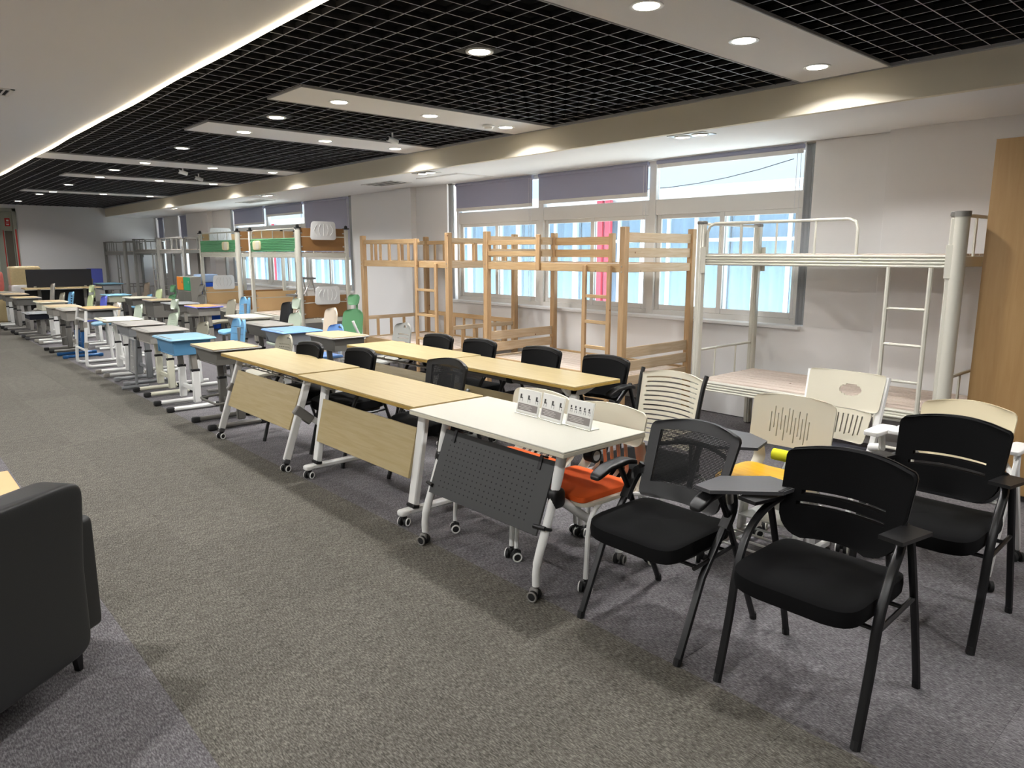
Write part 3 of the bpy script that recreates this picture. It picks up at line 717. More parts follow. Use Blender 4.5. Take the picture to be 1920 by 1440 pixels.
# cream-backed chair on white caster frame at the right edge
t = thing('cream_back_chair', 'cream-backed chair on white frame with black casters before the wood panel', 'chair', (4.16, 1.19, 0), RX, 'showroom chairs')
P('backrest', MB().shell(US, VS, back_fn(.54, .85, .225, .21, .045, .1, .07, .045, .02), (0, .018, 0)), 'cream_warm', t)
P('seat', MB().pad(0, -.03, .45, .23, .22, .035, .3), 'charcoal_fabric', t)
for s in (-1, 1):
    X = s * .265
    P('leg', MB().bar((X, .05, .66), (X, -.235, .07), .02, .03, .006), 'white_metal', t); P('leg', MB().bar((X, .02, .62), (X, .27, .07), .02, .03, .006), 'white_metal', t)
    P('armrest', MB().pad(X, .0, .672, .04, .12, .012, .3), 'white_plastic', t)
    P('arm_post', MB().tube([(X, .04, .5), (X, .02, .665)], .016, 8).tube([(X, .04, .5), (s * .2, .1, .56)], .014, 8), 'white_plastic', t)
    caster(t, X, -.24, .5, None); caster(t, X, .275, .9, None)
P('seat_frame', MB().tube([(-.265, -.08, .4), (.265, -.08, .4)], .012).tube([(-.265, .12, .4), (.265, .12, .4)], .012), 'white_metal', t)

# ---------------- folding training tables ----------------
def tabletop(t, L, D, m, me, z=.75, th=.026):
    P('tabletop', MB().box(0, 0, z - .004, L - .002, D - .002, .008, .002), m, t)
    P('edge_band', MB().box(0, 0, z - .005 - th / 2, L, D, th - .006, .002), me, t)
def slant_panel(t, L, y0, z0, y1, z1, th, m, name='modesty_panel'):
    a = Vector((0, y0, z0)); b = Vector((0, y1, z1)); c = (a + b) / 2; d = b - a
    ang = math.atan2(d.y, -d.z)
    return P(name, MB().box(0, 0, 0, L, th, d.length, .002), m, t, tuple(c), (ang, 0, 0))
def a_frame_table(label, x, y, L, D, group, panel=True):
    t = thing('training_table', label, 'table', (x, y, 0), RX, group)
    tabletop(t, L, D, 'maple', 'maple_edge')
    X = L / 2 - .1
    for s in (-1, 1):
        P('front_leg', MB().bar((s * X, -.335, .085), (s * X, -.125, .70), .035, .055, .006), 'white_metal', t)
        P('rear_leg', MB().bar((s * X, -.205, .44), (s * X, .29, .085), .03, .045, .006), 'white_metal', t)
        P('knuckle', MB().bar((s * X, -.245, .47), (s * X, -.12, .36), .045, .075, .008), 'gray_metal', t)
        P('top_bracket', MB().b2(s * X - .02, s * X + .02, -.18, .15, .69, .722), 'gray_metal', t)
        P('boot', MB().bar((s * X, -.342, .062), (s * X, -.33, .1), .038, .05, .006).bar((s * X, .29, .062), (s * X, .28, .1), .034, .045, .006), 'dark_gray', t)
        caster(t, s * X, -.345, .3); caster(t, s * X, .3, -.3)
    for q, (yy, zz) in enumerate([(-.12, .64), (-.03, .625), (.06, .64), (.13, .655)]):
        P('basket_rail', MB().tube([(-X, yy, zz), (X, yy, zz)], .006, 6), 'silver', t)
    for q in range(5):
        xx = -X + .12 + q * (2 * X - .24) / 4
        P('basket_wire', MB().tube(smooth_path([(xx, -.12, .70), (xx, -.12, .64), (xx, -.03, .62), (xx, .06, .635), (xx, .13, .655)], 3), .003, 5), 'silver', t)
    slant_panel(t, 1.22 if L > 1.4 else L - .25, -.165, .605, -.275, .30, .018, 'maple')
    return t
def t_leg_table(label, x, y, L, D, group):
    t = thing('training_table', label, 'table', (x, y, 0), RX, group)
    tabletop(t, L, D, 'maple', 'maple_edge')
    X = L / 2 - .12
    for s in (-1, 1):
        P('column', MB().bar((s * X, -.2, .11), (s * X, -.105, .665), .075, .04, .008), 'white_metal', t)
        P('column_sleeve', MB().bar((s * X, -.205, .1), (s * X, -.2, .125), .082, .048, .006), 'black_plastic', t)
        P('foot', MB().box(s * X, .02, .085, .055, .58, .035, .015).pad(s * X, -.27, .082, .034, .035, .02, .6), 'white_metal', t)
        P('top_bracket', MB().prism([(-.2, 0), (.2, 0), (.16, -.03), (.02, -.075), (-.13, -.075), (-.18, -.03)], .03, Matrix.Translation((s * (X - .05), 0, .724)) @ Matrix(((0, 0, 1, 0), (1, 0, 0, 0), (0, 1, 0, 0), (0, 0, 0, 1)))), 'white_metal', t)
        P('pivot', MB().tube([(s * (X - .1), -.09, .685), (s * (X - .02), -.09, .685)], .03, 14), 'black_plastic', t)
        caster(t, s * X, -.27, .4); caster(t, s * X, .28, -.2)
    P('beam', MB().tube([(-X + .06, -.09, .685), (X - .06, -.09, .685)], .026, 14), 'gray_metal', t)
    P('beam_joint', MB().b2(-.03, .03, -.12, -.06, .655, .72), 'black_plastic', t)
    slant_panel(t, L - .3, -.135, .58, -.205, .275, .018, 'maple')
    return t
g = 'wooden training tables'
a_frame_table('wooden folding table with slanted white legs, far end of the aisle row', 2.57, 5.72, 1.52, .52, g)
t_leg_table('wooden folding table with front board, next to the white table', 2.55, 4.165, 1.49, .52, g)
a_frame_table('wooden folding table with wire basket, farther one near the wooden bunks', 3.70, 5.56, 1.42, .52, g)
t_leg_table('wooden folding table in front of the cream chairs by the bunks', 3.68, 4.035, 1.58, .47, g)
# white table with black perforated panel
t = thing('training_table', 'white folding table with black perforated front panel', 'table', (2.525, 2.775, 0), RX)
tabletop(t, 1.22, .58, 'white_laminate', 'cream')
for s in (-1, 1):
    X = s * .455
    P('front_leg', MB().tube(smooth_path([(X, -.305, .07), (X, -.305, .14), (X, -.285, .22), (X, -.2, .46), (X, -.13, .715)]), [.019] * 8 + [.022] * 9 + [.026] * 4, 12), 'white_metal', t)
    P('rear_leg', MB().tube(smooth_path([(X, -.17, .475), (X, .0, .35), (X, .2, .21), (X, .29, .14), (X, .3, .07)]), .022, 12), 'white_metal', t)
    P('knuckle', MB().pad(X, -.175, .475, .03, .042, .05, .6), 'black_plastic', t)
    P('top_bracket', MB().b2(X - .015, X + .015, -.18, .14, .69, .722), 'white_metal', t)
    P('release_knob', MB().tube([(X + s * .02, .02, .66), (X + s * .075, .02, .66)], .036, 18).b2(X + s * .0, X + s * .03, .05, .14, .665, .68), 'black_plastic', t)
    P('knob_cap', MB().tube([(X + s * .0755, .02, .66), (X + s * .077, .02, .66)], .024, 18), 'print_light', t)
    caster(t, X, -.315, 1.9, 'gray_metal', 'gray_metal'); caster(t, X, .305, .3, 'gray_metal', 'gray_metal')
pl = slant_panel(t, .87, -.155, .645, -.285, .305, .012, 'panel_charcoal', 'perforated_panel')
mb = MB()
for i in range(20):
    for j in range(10):
        mb.lathe([(.0042, 0), (.004, .0006)], 6, Matrix.Translation((-.36 + i * .0365, -.0064, -.13 + j * .029)) @ Matrix.Rotation(PI / 2, 4, 'X'))
P('perforation', mb, 'hole_black', pl, kind='stuff')
for s in (-1, 1):
    P('hook', MB().b2(s * .34 - .012, s * .34 + .012, -.012, -.006, .12, .19).b2(s * .34 - .012, s * .34 + .012, -.012, .03, .183, .193), 'black_plastic', pl)
    P('clamp', MB().tube([(s * .41, -.012, -.14), (s * .475, .0, -.135)], .011, 8).tube([(s * .455 + .027 * math.cos(a), .025 + .027 * math.sin(a), -.135) for a in lsp(0, 5.9, 14)], .008, 6, True), 'black_plastic', pl)
# card holders on the white table
for k, (xx, yy, rz, ic) in enumerate([(2.63, 2.83, -.06, 3), (2.62, 2.637, -.13, 3), (2.625, 2.445, -.07, 5)]):
    t = thing('card_holder', 'clear upright price card holder on the white table, %s one' % ['left', 'middle', 'right'][k], 'sign', (xx, yy, .751), RX + rz + PI * 0, 'card holders on the white table')
    t.scale = (1.2, 1.2, 1.2)
    tilt = Matrix.Rotation(-.2, 4, 'X')
    P('base', MB().b2(-.078, .078, -.01, .05, 0, .003, .001), 'acrylic', t)
    P('upright', MB().box(0, 0, .058, .158, .004, .116, .001, mx=tilt), 'acrylic', t)
    cd = P('card', MB().box(0, -.003, .061, .148, .001, .104, .0003, mx=tilt), 'paper', t)
    P('text_band', MB().box(0, -.004, .033, .136, .0008, .032, .0002, mx=tilt), 'print_gray', cd)
    for q in range(ic):
        px = -.055 + .11 * q / (ic - 1); s_ = .9 if ic == 3 else .65
        ib = MB().box(px, -.0042, .083, .012 * s_, .0006, .016 * s_, .0002, mx=tilt).box(px + .004 * s_, -.0042, .073, .02 * s_, .0006, .006 * s_, .0002, mx=tilt)
        for e_ in (-1, 1): ib.box(px + .004 * s_ + e_ * .009 * s_, -.0042, .0635, .0014, .0006, .014 * s_, .0002, mx=tilt)
        P('chair_pictogram', ib, 'print_dark', cd)
    for q in range(4):
        P('text_line', MB().box(-.02 + .012 * (q % 2), -.0046, .042 - q * .006, .08, .0004, .0018, .0001, mx=tilt), 'print_light', cd)

# ================================================================== bunk beds
def deck(t, L, D, z, n, m='deck_x', th=.016):
    wdt = D / n
    me = cached('deck_%s_%.2f_%.3f' % (m, L, wdt), lambda: MB().box(0, 0, 0, L, wdt - .014, th, .002))
    if not me.materials: me.materials.append(M[m])
    for i in range(n): P('deck_plank', me, m, t, (0, -D / 2 + wdt * (i + .5), z))
def bolts(t, pts):
    for p in pts: P('bolt', cached('bolt', lambda: MB().lathe([(.007, 0), (.006, .003)], 10, Matrix.Rotation(PI / 2, 4, 'X'))), 'silver', t, p)
def pine_bunk(label, x, y, hl, style):
    t = thing('pine_bunk_bed', label, 'bunk bed', (x, y, 0), RX, 'pine bunk beds')
    hd = .53; pw = .065; Z = 1.86
    for sx in (-1, 1):
        for sy in (-1, 1):
            P('post', MB().b2(sx * hl - pw / 2, sx * hl + pw / 2, sy * hd - pw / 2, sy * hd + pw / 2, 0, Z, .004), 'pine_z', t)
    for zz, h in ((1.485, .08), (.42, .09)):
        for sy in (-1, 1): P('side_rail', MB().b2(-hl + pw / 2, hl - pw / 2, sy * hd - .014, sy * hd + .014, zz - h / 2, zz + h / 2), 'pine_x', t)
        for sx in (-1, 1): P('end_rail', MB().b2(sx * hl - .014, sx * hl + .014, -hd + pw / 2, hd - pw / 2, zz - h / 2, zz + h / 2), 'pine_y', t)
        for q in (-.6, 0, .6): P('bed_bearer', MB().b2(q - .025, q + .025, -hd + .014, hd - .014, zz - .035, zz + .005), 'pine_y', t)
        deck(t, 2 * hl - pw - .01, 2 * hd - pw - .01, zz + .022, 9)
    if style == 'boards':
        for zz in (1.765, 1.625):
            for sx in (-1, 1): P('end_board', MB().b2(sx * hl - .01, sx * hl + .01, -hd + pw / 2, hd - pw / 2, zz - .045, zz + .045), 'pine_y', t)
        for zz in (.69, .56):
            for sx in (-1, 1): P('end_board', MB().b2(sx * hl - .01, sx * hl + .01, -hd + pw / 2, hd - pw / 2, zz - .05, zz + .05), 'pine_y', t)
        P('guard_post', MB().b2(-.16, -.1, -hd - .04, -hd - .015, 1.45, 1.81), 'pine_z', t)
        for zz in (1.735, 1.617): P('guard_rail', MB().b2(-hl + pw / 2, -.1, -hd - .014, -hd + .008, zz - .025, zz + .025), 'pine_x', t)
        for zz in (1.76, 1.62): P('back_board', MB().b2(-hl + pw / 2, -.1, hd - .01, hd + .01, zz - .045, zz + .045), 'pine_x', t)
        P('back_guard_post', MB().b2(-.1, -.04, hd - .03, hd + .03, 1.5, 1.84), 'pine_z', t)
        lx, ztop = (.54, .85), 1.51
    else:
        P('guard_rail', MB().b2(-hl + pw / 2, hl - .62, -hd - .014, -hd + .014, 1.745, 1.8), 'pine_x', t)
        for k in range(5): P('guard_slat', MB().b2(-hl + .2 + k * .225, -hl + .245 + k * .225, -hd - .009, -hd + .009, 1.5, 1.76), 'pine_z', t)
        P('back_rail', MB().b2(-hl + pw / 2, hl - pw / 2, hd - .014, hd + .014, 1.745, 1.8), 'pine_x', t)
        for k in range(8): P('back_slat', MB().b2(-hl + .2 + k * .225, -hl + .245 + k * .225, hd - .009, hd + .009, 1.5, 1.76), 'pine_z', t)
        P('lower_back_rail', MB().b2(-hl + pw / 2, hl - pw / 2, hd - .012, hd + .012, .72, .78), 'pine_x', t)
        for k in range(8): P('lower_back_slat', MB().b2(-hl + .2 + k * .225, -hl + .245 + k * .225, hd - .008, hd + .008, .45, .73), 'pine_z', t)
        for sx in (-1, 1):
            P('end_top_rail', MB().b2(sx * hl - .012, sx * hl + .012, -hd + pw / 2, hd - pw / 2, 1.745, 1.8), 'pine_y', t)
            P('lower_end_rail', MB().b2(sx * hl - .012, sx * hl + .012, -hd + pw / 2, hd - pw / 2, .7, .75), 'pine_y', t)
            for k in range(4):
                yy = -hd + .2 + k * .22
                P('end_slat', MB().b2(sx * hl - .008, sx * hl + .008, yy - .022, yy + .022, 1.5, 1.76), 'pine_z', t)
                P('lower_end_slat', MB().b2(sx * hl - .008, sx * hl + .008, yy - .022, yy + .022, .45, .71), 'pine_z', t)
        lx, ztop = (hl - .62, hl - .2), 1.5
    lad = P('ladder', MB().b2(lx[1] - .022, lx[1] + .022, -hd - .06, -hd - .03, 0, ztop).b2(lx[0] - .022, lx[0] + .022, -hd - .06, -hd - .03, 0, ztop if style == 'boards' else 1.8), 'pine_z', t)
    for zz in ((1.215, .97, .725, .48, .24) if style == 'boards' else (1.17, .86, .56, .26)):
        P('rung', MB().b2(lx[0] + .02, lx[1] - .02, -hd - .057, -hd - .033, zz - .016, zz + .016), 'pine_x', lad)
    bolts(t, [(hl, -hd - pw / 2, 1.5), (hl, -hd - pw / 2, 1.45), (-hl, -hd - pw / 2, 1.5), (-hl, -hd - pw / 2, 1.45)])
    return t
pine_bunk('pine bunk bed with horizontal guard boards, nearer of the two wooden bunks', 5.80, 5.35, .985, 'boards')
pine_bunk('pine bunk bed with upright slat guards, farther of the two wooden bunks', 5.80, 8.04, .985, 'slats')

def ribbed_rail(L, h=.088, n=4, y=0):
    mb = MB().box(0, y, 0, L, .03, h, .006)
    for i in range(n): mb.tube([(-L / 2, y - .014, -h / 2 + h * (i + .5) / n), (L / 2, y - .014, -h / 2 + h * (i + .5) / n)], h / n * .46, 8)
    return mb
def metal_bunk(label, x, y, hl=1.0, hd=.455, m='bed_metal', Z=1.89, zu=1.565, zl=.485, fat=True, guard=(-.93, .32), ladder=(.57, .84), green=None, group='metal bunk beds', deckm='deck_x', lean=0):
    t = thing('metal_bunk_bed', label, 'bunk bed', (x, y, 0), RX, group)
    for sx in (-1, 1):
        for sy in (-1, 1):
            big = fat and sx > 0 and sy < 0
            if big: P('post', MB().tube([(sx * hl, sy * hd, 0), (sx * hl, sy * hd, Z - .03)], .046, 16).b2(sx * hl - .06, sx * hl - .02, sy * hd - .03, sy * hd + .01, 0, Z - .04, .008), m, t)
            else: P('post', MB().b2(sx * hl - .03, sx * hl + .03, sy * hd - .03, sy * hd + .03, 0, Z - .02, .008).b2(sx * hl - .012, sx * hl + .012, sy * (hd) - .036, sy * hd + .036, 0, Z - .03, .006), m, t)
            if green: P('post_cap', MB().box(sx * hl, sy * hd, Z, .09, .09, .02, .006).lathe([(.022, Z), (.03, Z + .02), (.024, Z + .045), (.008, Z + .055)], 14, Matrix.Translation((sx * hl, sy * hd, 0))), 'black_plastic', t)
            elif big: P('post_cap', MB().tube([(sx * hl, sy * hd, Z - .035), (sx * hl, sy * hd, Z)], .05, 16).b2(sx * hl - .064, sx * hl - .02, sy * hd - .034, sy * hd + .014, Z - .035, Z, .006), 'gray_metal', t)
            else: P('post_cap', MB().box(sx * hl, sy * hd, Z - .015, .066, .066, .03, .006), 'gray_metal', t)
            P('hook_plate', MB().b2(sx * (hl - .045) - .022, sx * (hl - .045) + .022, sy * (hd + .034) - .003, sy * (hd + .034) + .003, zu - .11, zu + .11, .002), m, t)
    for zz in (zu, zl):
        for sy in (-1, 1):
            P('side_rail', cached('rr%.2f%s' % (hl, m), lambda: ribbed_rail(2 * hl - .06)), m, t, (0, sy * hd, zz), (0, 0, 0 if sy < 0 else PI))
        for sx in (-1, 1): P('end_rail', MB().b2(sx * hl - .015, sx * hl + .015, -hd + .03, hd - .03, zz - .035, zz + .035), m, t)
        for q in (-.5, 0, .5): P('cross_bearer', MB().tube([(q, -hd + .015, zz), (q, hd - .015, zz)], .014, 8), m, t)
        deck(t, 2 * hl - .08, 2 * hd - .04, zz + .045, 8, deckm)
        for sx in (-1, 1):
            zt = zz + .3
            P('end_guard', MB().tube(smooth_path([(sx * hl, -hd + .02, zt), (sx * hl, 0, zt + .002), (sx * hl, hd - .02, zt)], 2), .012, 8), m, t)
            for q in (-.17, .17): P('end_upright', MB().tube([(sx * hl, q, zz + .03), (sx * hl, q, zt)], .009, 6), m, t)
    a, b = guard
    gz = zu + .3 if not green else zu + .43
    gpts = [(a, -hd, zu + .04), (a, -hd, gz - .07), (a + .02, -hd, gz - .02), (a + .07, -hd, gz), (b - .07, -hd, gz), (b - .02, -hd, gz - .02), (b, -hd, gz - .07), (b, -hd, zu + .04)]
    P('guard_rail', MB().tube(gpts, .0125, 8), m, t)
    k = 4
    for i in range(1, k): P('guard_upright', MB().tube([(a + (b - a) * i / k, -hd, zu + .04), (a + (b - a) * i / k, -hd, gz)], .009, 6), m, t)
    if ladder:
        l0, l1 = ladder
        lad = P('ladder', MB().tube([(l0, -hd - .035, zu - .04), (l0, -hd - .035, 0)], .016, 8).tube([(l1, -hd - .035, zu - .04), (l1, -hd - .035, 0)], .016, 8), m, t)
        for zz in (1.24, .99, .735, .48, .25): P('rung', MB().tube([(l0, -hd - .035, zz), (l1, -hd - .035, zz)], .011, 8), m, lad)
    if green:
        gp = P('guard_panel', ribbed_rail(2 * hl - .1, .225, 8).box(0, 0, 0, .1, .02, .2), 'green_panel', t, (0, -hd, zu + .17))
        hx = green
        P('hatch', MB().pad(hx, -.03, 0, .17, .02, .085, .45), 'hatch_cream', gp); P('hatch_recess', MB().pad(hx + .05, -.045, 0, .09, .012, .075, .6), 'cream', gp)
        for sx, bm_ in ((1, 'brown_board'), (-1, 'tan_board')):
            P('headboard', MB().b2(sx * hl - .009, sx * hl + .009, -hd + .04, hd - .04, zu + .07, zu + .44), bm_, t)
            P('footboard', MB().b2(sx * hl - .009, sx * hl + .009, -hd + .04, hd - .04, zl + .05, zl + .42), bm_, t)
            for zz in (zu + .14, zu + .36, zl + .12, zl + .34):
                for q in (-1, 1): P('board_clip', MB().box(sx * hl + .012, q * (hd - .06), zz, .006, .03, .02, .002), 'silver', t)
    return t
metal_bunk('cream metal bunk bed with ribbed rails in front of the white pier', 5.855, 2.64, .985)
metal_bunk('white metal bunk bed with green guard panel, nearer of the two', 5.86, 12.32, .97, .44, 'bed_metal', 2.03, 1.59, .5, True, (-.9, .9), None, -.62, 'green-panelled bunk beds')
metal_bunk('white metal bunk bed with green guard panel, farther of the two', 5.86, 14.9, 1.0, .44, 'bed_metal', 2.03, 1.59, .5, True, (-.95, .95), None, .46, 'green-panelled bunk beds')
metal_bunk('grey metal bunk bed in the far corner, left of three', 5.55, 21.46, .98, .45, 'bed_gray', 1.92, 1.62, .48, True, (-.95, -.1), (.3, .55), None, 'grey metal bunk beds')
metal_bunk('grey metal bunk bed near the far corner, middle of three', 5.75, 19.38, 1.0, .45, 'bed_gray', 1.98, 1.66, .48, True, (-.95, -.05), (.6, .85), None, 'grey metal bunk beds')
metal_bunk('grey metal bunk bed behind the orange and green lockers, right of three', 5.75, 17.44, .84, .45, 'bed_gray', 1.95, 1.66, .48, False, (-.78, .78), None, None, 'grey metal bunk beds')
# white plastic trays hooked on the green bunks' end boards
def hook_tray(label, x, y, z, rz=0, tilt=.12):
    t = thing('bedside_tray', label, 'tray', (x, y, z), rz, 'white bedside trays')
    P('shell', MB().shell(US, VS, lambda u, v: (u * hw(v * .3, 0, .3, .235 - .02 * v, .05), -.02 - tilt * v * .15 - .012 * (1 - u ** 4), v * .3), (0, .014, 0)), 'white_plastic', t)
    for k in range(-2, 3):
        P('rib', MB().tube(smooth_path([(k * .06, -.036, .07), (k * .085, -.042, .16), (k * .06, -.05, .25)]), .006, 6), 'white_plastic', t)
    P('hook', MB().b2(-.1, -.06, -.02, .02, .2, .24).b2(.06, .1, -.02, .02, .2, .24), 'white_plastic', t)
hook_tray('white moulded tray hung high on the brown headboard of the nearer green bunk', 5.85, 11.315, 1.84)
hook_tray('white moulded tray hung low on the brown footboard of the nearer green bunk', 5.88, 11.315, .77)
hook_tray('white moulded tray hung high inside the farther green bunk', 5.82, 15.86, 1.85)
hook_tray('white moulded tray hung low inside the farther green bunk', 5.82, 15.86, .86)
t = thing('step_stand', 'grey folding step stand on the lower deck of the nearer green bunk', 'step stool', (5.98, 12.5, .554), RX)
for k, (yy, zz, l) in enumerate([(-.12, .3, .2), (.12, .6, .2)]): P('tread', MB().b2(-l, l, yy - .09, yy + .09, zz, zz + .035, .008), 'gray_metal', t)
for s in (-1, 1):
    P('frame_leg', MB().tube([(s * .18, -.2, 0), (s * .18, .12, .6)], .012), 'silver', t); P('frame_leg', MB().tube([(s * .18, .26, 0), (s * .18, .14, .6)], .012), 'silver', t)

# ================================================================== big wood cabinet, sofa, coffee table
t = thing('wood_cabinet', 'tall tan wood cabinet at the right picture edge beside the metal bunk', 'cabinet', (5.93, .48, 0), RX)
P('body', MB().b2(-1.07, 1.07, -.38, .4, .04, 2.34), 'cab_wood', t)
P('plinth', MB().b2(-1.05, 1.05, -.36, .38, 0, .05), 'dark_gray', t)
for k in range(3): P('door', MB().b2(-1.07 + k * .7135 + .002, -1.07 + (k + 1) * .7135 - .002, -.4, -.382, .05, 2.338, .001), 'cab_wood', t)
th = math.radians(218)
t = thing('sofa', 'black leather sofa seen from behind at the left edge', 'sofa', (.50 - (-.788 * -.55 + .616 * .36), 2.96 - (-.616 * -.55 + -.788 * .36), 0), th)
P('backrest', MB().pad(0, .29, .475, .55, .075, .34, .1, 40, 20, e2=.14, fn=lambda x, y, z: (x, y + .03 * (z / .3 if z > 0 else 0), z)), 'leather', t)
for s in (-1, 1):
    P('arm', MB().pad(s * .635, -.09, .375, .08, .36, .235, .09, 40, 16, e2=.1), 'leather', t)
P('seat_base', MB().box(0, -.06, .24, 1.1, .62, .14, .02), 'leather', t)
P('seat_cushion', MB().pad(0, -.1, .37, .545, .3, .075, .2), 'leather', t)
for sx in (-1, 1):
    for yy in (-.3, .22):
        P('leg', MB().prism([(-.1, 0), (.02, 0), (.02, -.05), (.012, -.165), (-.006, -.165), (-.022, -.055), (-.03, -.045), (-.1, -.012)], .025, Matrix.Translation((sx * .6, yy, .165)) @ Matrix.Rotation(0 if sx > 0 else PI, 4, 'Z') @ Matrix.Rotation(PI / 2, 4, 'X')), 'black_metal', t)
t = thing('coffee_table', 'tan wooden table corner behind the black sofa', 'table', (-.07, 4.32, 0), 0)
P('tabletop', MB().box(0, 0, .435, 1.1, .74, .03, .004), 'tan_board', t)
for sx in (-1, 1):
    for sy in (-1, 1): P('leg', MB().box(sx * .45, sy * .28, .21, .04, .04, .42), 'black_metal', t)

# ================================================================== student desks
def student_desk(label, x, y, top='desk_gray', edge='desk_gray', box='desk_gray', frame='gray_metal', foot='rubber', H=.76, D=.48, L=.64, style='flat', boxh=.13, basket=False, low=None, tilt=0):
    t = thing('student_desk', label, 'desk', (x, y, 0), RX, 'student desks')
    if tilt: pass
    lip = .028
    P('desktop', MB().pad(0, 0, H - lip / 2, L / 2, D / 2, lip / 2, .12, 40, 6, e2=.3), edge, t)
    P('top_surface', MB().b2(-L / 2 + .012, L / 2 - .012, -D / 2 + .012, D / 2 - .05, H - .004, H + .002, .001), top, t) if top != edge else P('pen_groove', MB().b2(-L / 2 + .08, L / 2 - .08, -D / 2 + .03, -D / 2 + .05, H - .001, H + .001, .0005), 'desk_gray_dark', t)
    if style != 'open':
        z1 = H - lip; wd = L / 2 - .05
        P('book_box', MB().shell([-1, -.9, 0, .9, 1], [0, .25, .8, 1], lambda u, v: (u * (wd - .05 * (1 - v)), -D / 2 + .04 + .03 * (1 - v) , z1 - boxh + boxh * v), (0, .012, 0)).b2(-wd + .04, wd - .04, -D / 2 + .06, D / 2 - .06, z1 - boxh, z1 - boxh + .012).b2(-wd, -wd + .014, -D / 2 + .05, D / 2 - .06, z1 - boxh + .005, z1).b2(wd - .014, wd, -D / 2 + .05, D / 2 - .06, z1 - boxh + .005, z1), box, t)
    X = L / 2 - .1
    zc = H - lip - (0 if style == 'open' else .0)
    for s in (-1, 1):
        P('column', MB().bar((s * X, .02, .38), (s * X, .0, zc), .034, .062, .012), frame, t)
        P('lower_column', MB().bar((s * X, .02, .07), (s * X, .02, .42), .044, .078, .014), low or frame, t)
        P('collar', MB().box(s * X, .02, .415, .05, .085, .03, .01), 'black_plastic', t)
        P('foot', MB().tube([(s * X, -.26, .03), (s * X, .24, .03)], .024, 10, sq=1.1), low or frame, t)
        for q in (-1, 1): P('foot_cap', MB().pad(s * X, -.01 + q * .245, .028, .028, .04, .028, .5), foot, t)
        P('bracket', MB().b2(s * X - .015, s * X + .015, -.14, .14, zc - .05, zc - .005), frame, t)
    P('crossbar', MB().bar((-X, .03, .2), (X, .03, .2), .05, .03, .01, ref=(0, 0, 1)), low or frame, t)
    if basket:
        P('footrest', MB().tube(smooth_path([(-X, -.02, .25), (-X, -.16, .24), (-X + .05, -.2, .24), (X - .05, -.2, .24), (X, -.16, .24), (X, -.02, .25)], 3), .012, 8), frame, t)
    return t
SD = student_desk
SD('grey-edged desk with pale wood top beside the first wooden folding table', 2.53, 6.95, 'desk_wood', 'desk_gray_dark', 'desk_gray_dark', 'desk_gray_dark', basket=True)
SD('light blue desk with deep blue book box in the aisle row', 2.49, 8.03, 'desk_blue', 'desk_blue', 'desk_blue_deep', 'desk_gray', low='white_metal', boxh=.15)
SD('taupe grey desk behind the light blue desk', 2.55, 9.06, 'desk_gray', 'desk_gray', 'desk_gray', 'desk_cream', low='desk_cream')
SD('taupe grey desk with grey perforated side screen', 2.57, 10.0, 'desk_gray', 'desk_gray', 'desk_cool', 'desk_cool', 'desk_cool')
SD('desk with thick pale cream top in the aisle row', 2.54, 10.85, 'desk_cream', 'desk_cream', 'desk_cool', 'white_metal', 'desk_gray', style='open')
# tall white tube-framed desk
t = thing('student_desk', 'tall desk with orange wood top on white tube ladder frame', 'desk', (2.58, 12.0, 0), RX, 'student desks')
P('desktop', MB().pad(0, 0, .825, .31, .24, .014, .12, 40, 6), 'desk_gray_dark', t); P('top_surface', MB().b2(-.3, .3, -.225, .2, .835, .841, .001), 'desk_orange', t)
for s in (-1, 1):
    P('frame_side', MB().tube(smooth_path([(s * .27, -.24, .81), (s * .29, -.265, .6), (s * .31, -.3, .1), (s * .31, -.27, .03), (s * .31, -.15, .02), (s * .31, .22, .02)], 5), .021, 10), 'white_metal', t)
    P('rear_post', MB().tube([(s * .27, .12, .81), (s * .31, .18, .03)], .02, 10), 'white_metal', t)
    for zz in (.33, .62): P('joint_sleeve', MB().tube([(s * (.288 + .02 * (zz < .5)), -.27 - .02 * (zz < .5), zz - .04), (s * (.288 + .02 * (zz < .5)), -.267 - .02 * (zz < .5), zz + .04)], .026, 10), 'desk_gray', t)
for zz, xx, yy in ((.25, .3, -.287), (.68, .28, -.255)): P('front_rung', MB().tube([(-xx, yy, zz), (xx, yy, zz)], .017, 8), 'white_metal', t)
P('book_box', MB().pad(0, 0, .74, .24, .17, .06, .3), 'desk_cool', t)
SD('grey desk with rounded box on dark blue feet', 2.5, 13.2, 'desk_gray', 'desk_gray', 'desk_gray', 'desk_gray_dark', 'steel_blue', low='steel_blue', boxh=.15)
SD('pale wood desk on olive grey columns with wire footrest', 2.47, 14.1, 'desk_wood', 'desk_cream', 'desk_gray', 'desk_gray_dark', basket=True)
SD('pale wood desk on white columns in the aisle row', 2.56, 15.6, 'desk_wood', 'desk_cream', 'desk_cream', 'white_metal', 'desk_gray')
SD('small grey desk frame with dark blue box low down', 2.5, 16.6, 'desk_cool', 'desk_cool', 'navy_fabric', 'gray_metal', 'dark_gray', H=.5, boxh=.1)
SD('pale wood desk on dark grey columns before the black screen', 2.48, 17.75, 'desk_wood', 'desk_cool', 'desk_gray_dark', 'gray_metal', H=.74)
SD('wood-topped desk farthest down the aisle row', 2.45, 18.95, 'desk_wood', 'desk_gray', 'desk_gray_dark', 'gray_metal', H=.76)
SD('grey desk at the left picture edge near the wrapped boxes', 2.45, 20.0, 'desk_gray', 'desk_gray', 'desk_gray_dark', 'white_metal', H=.76)
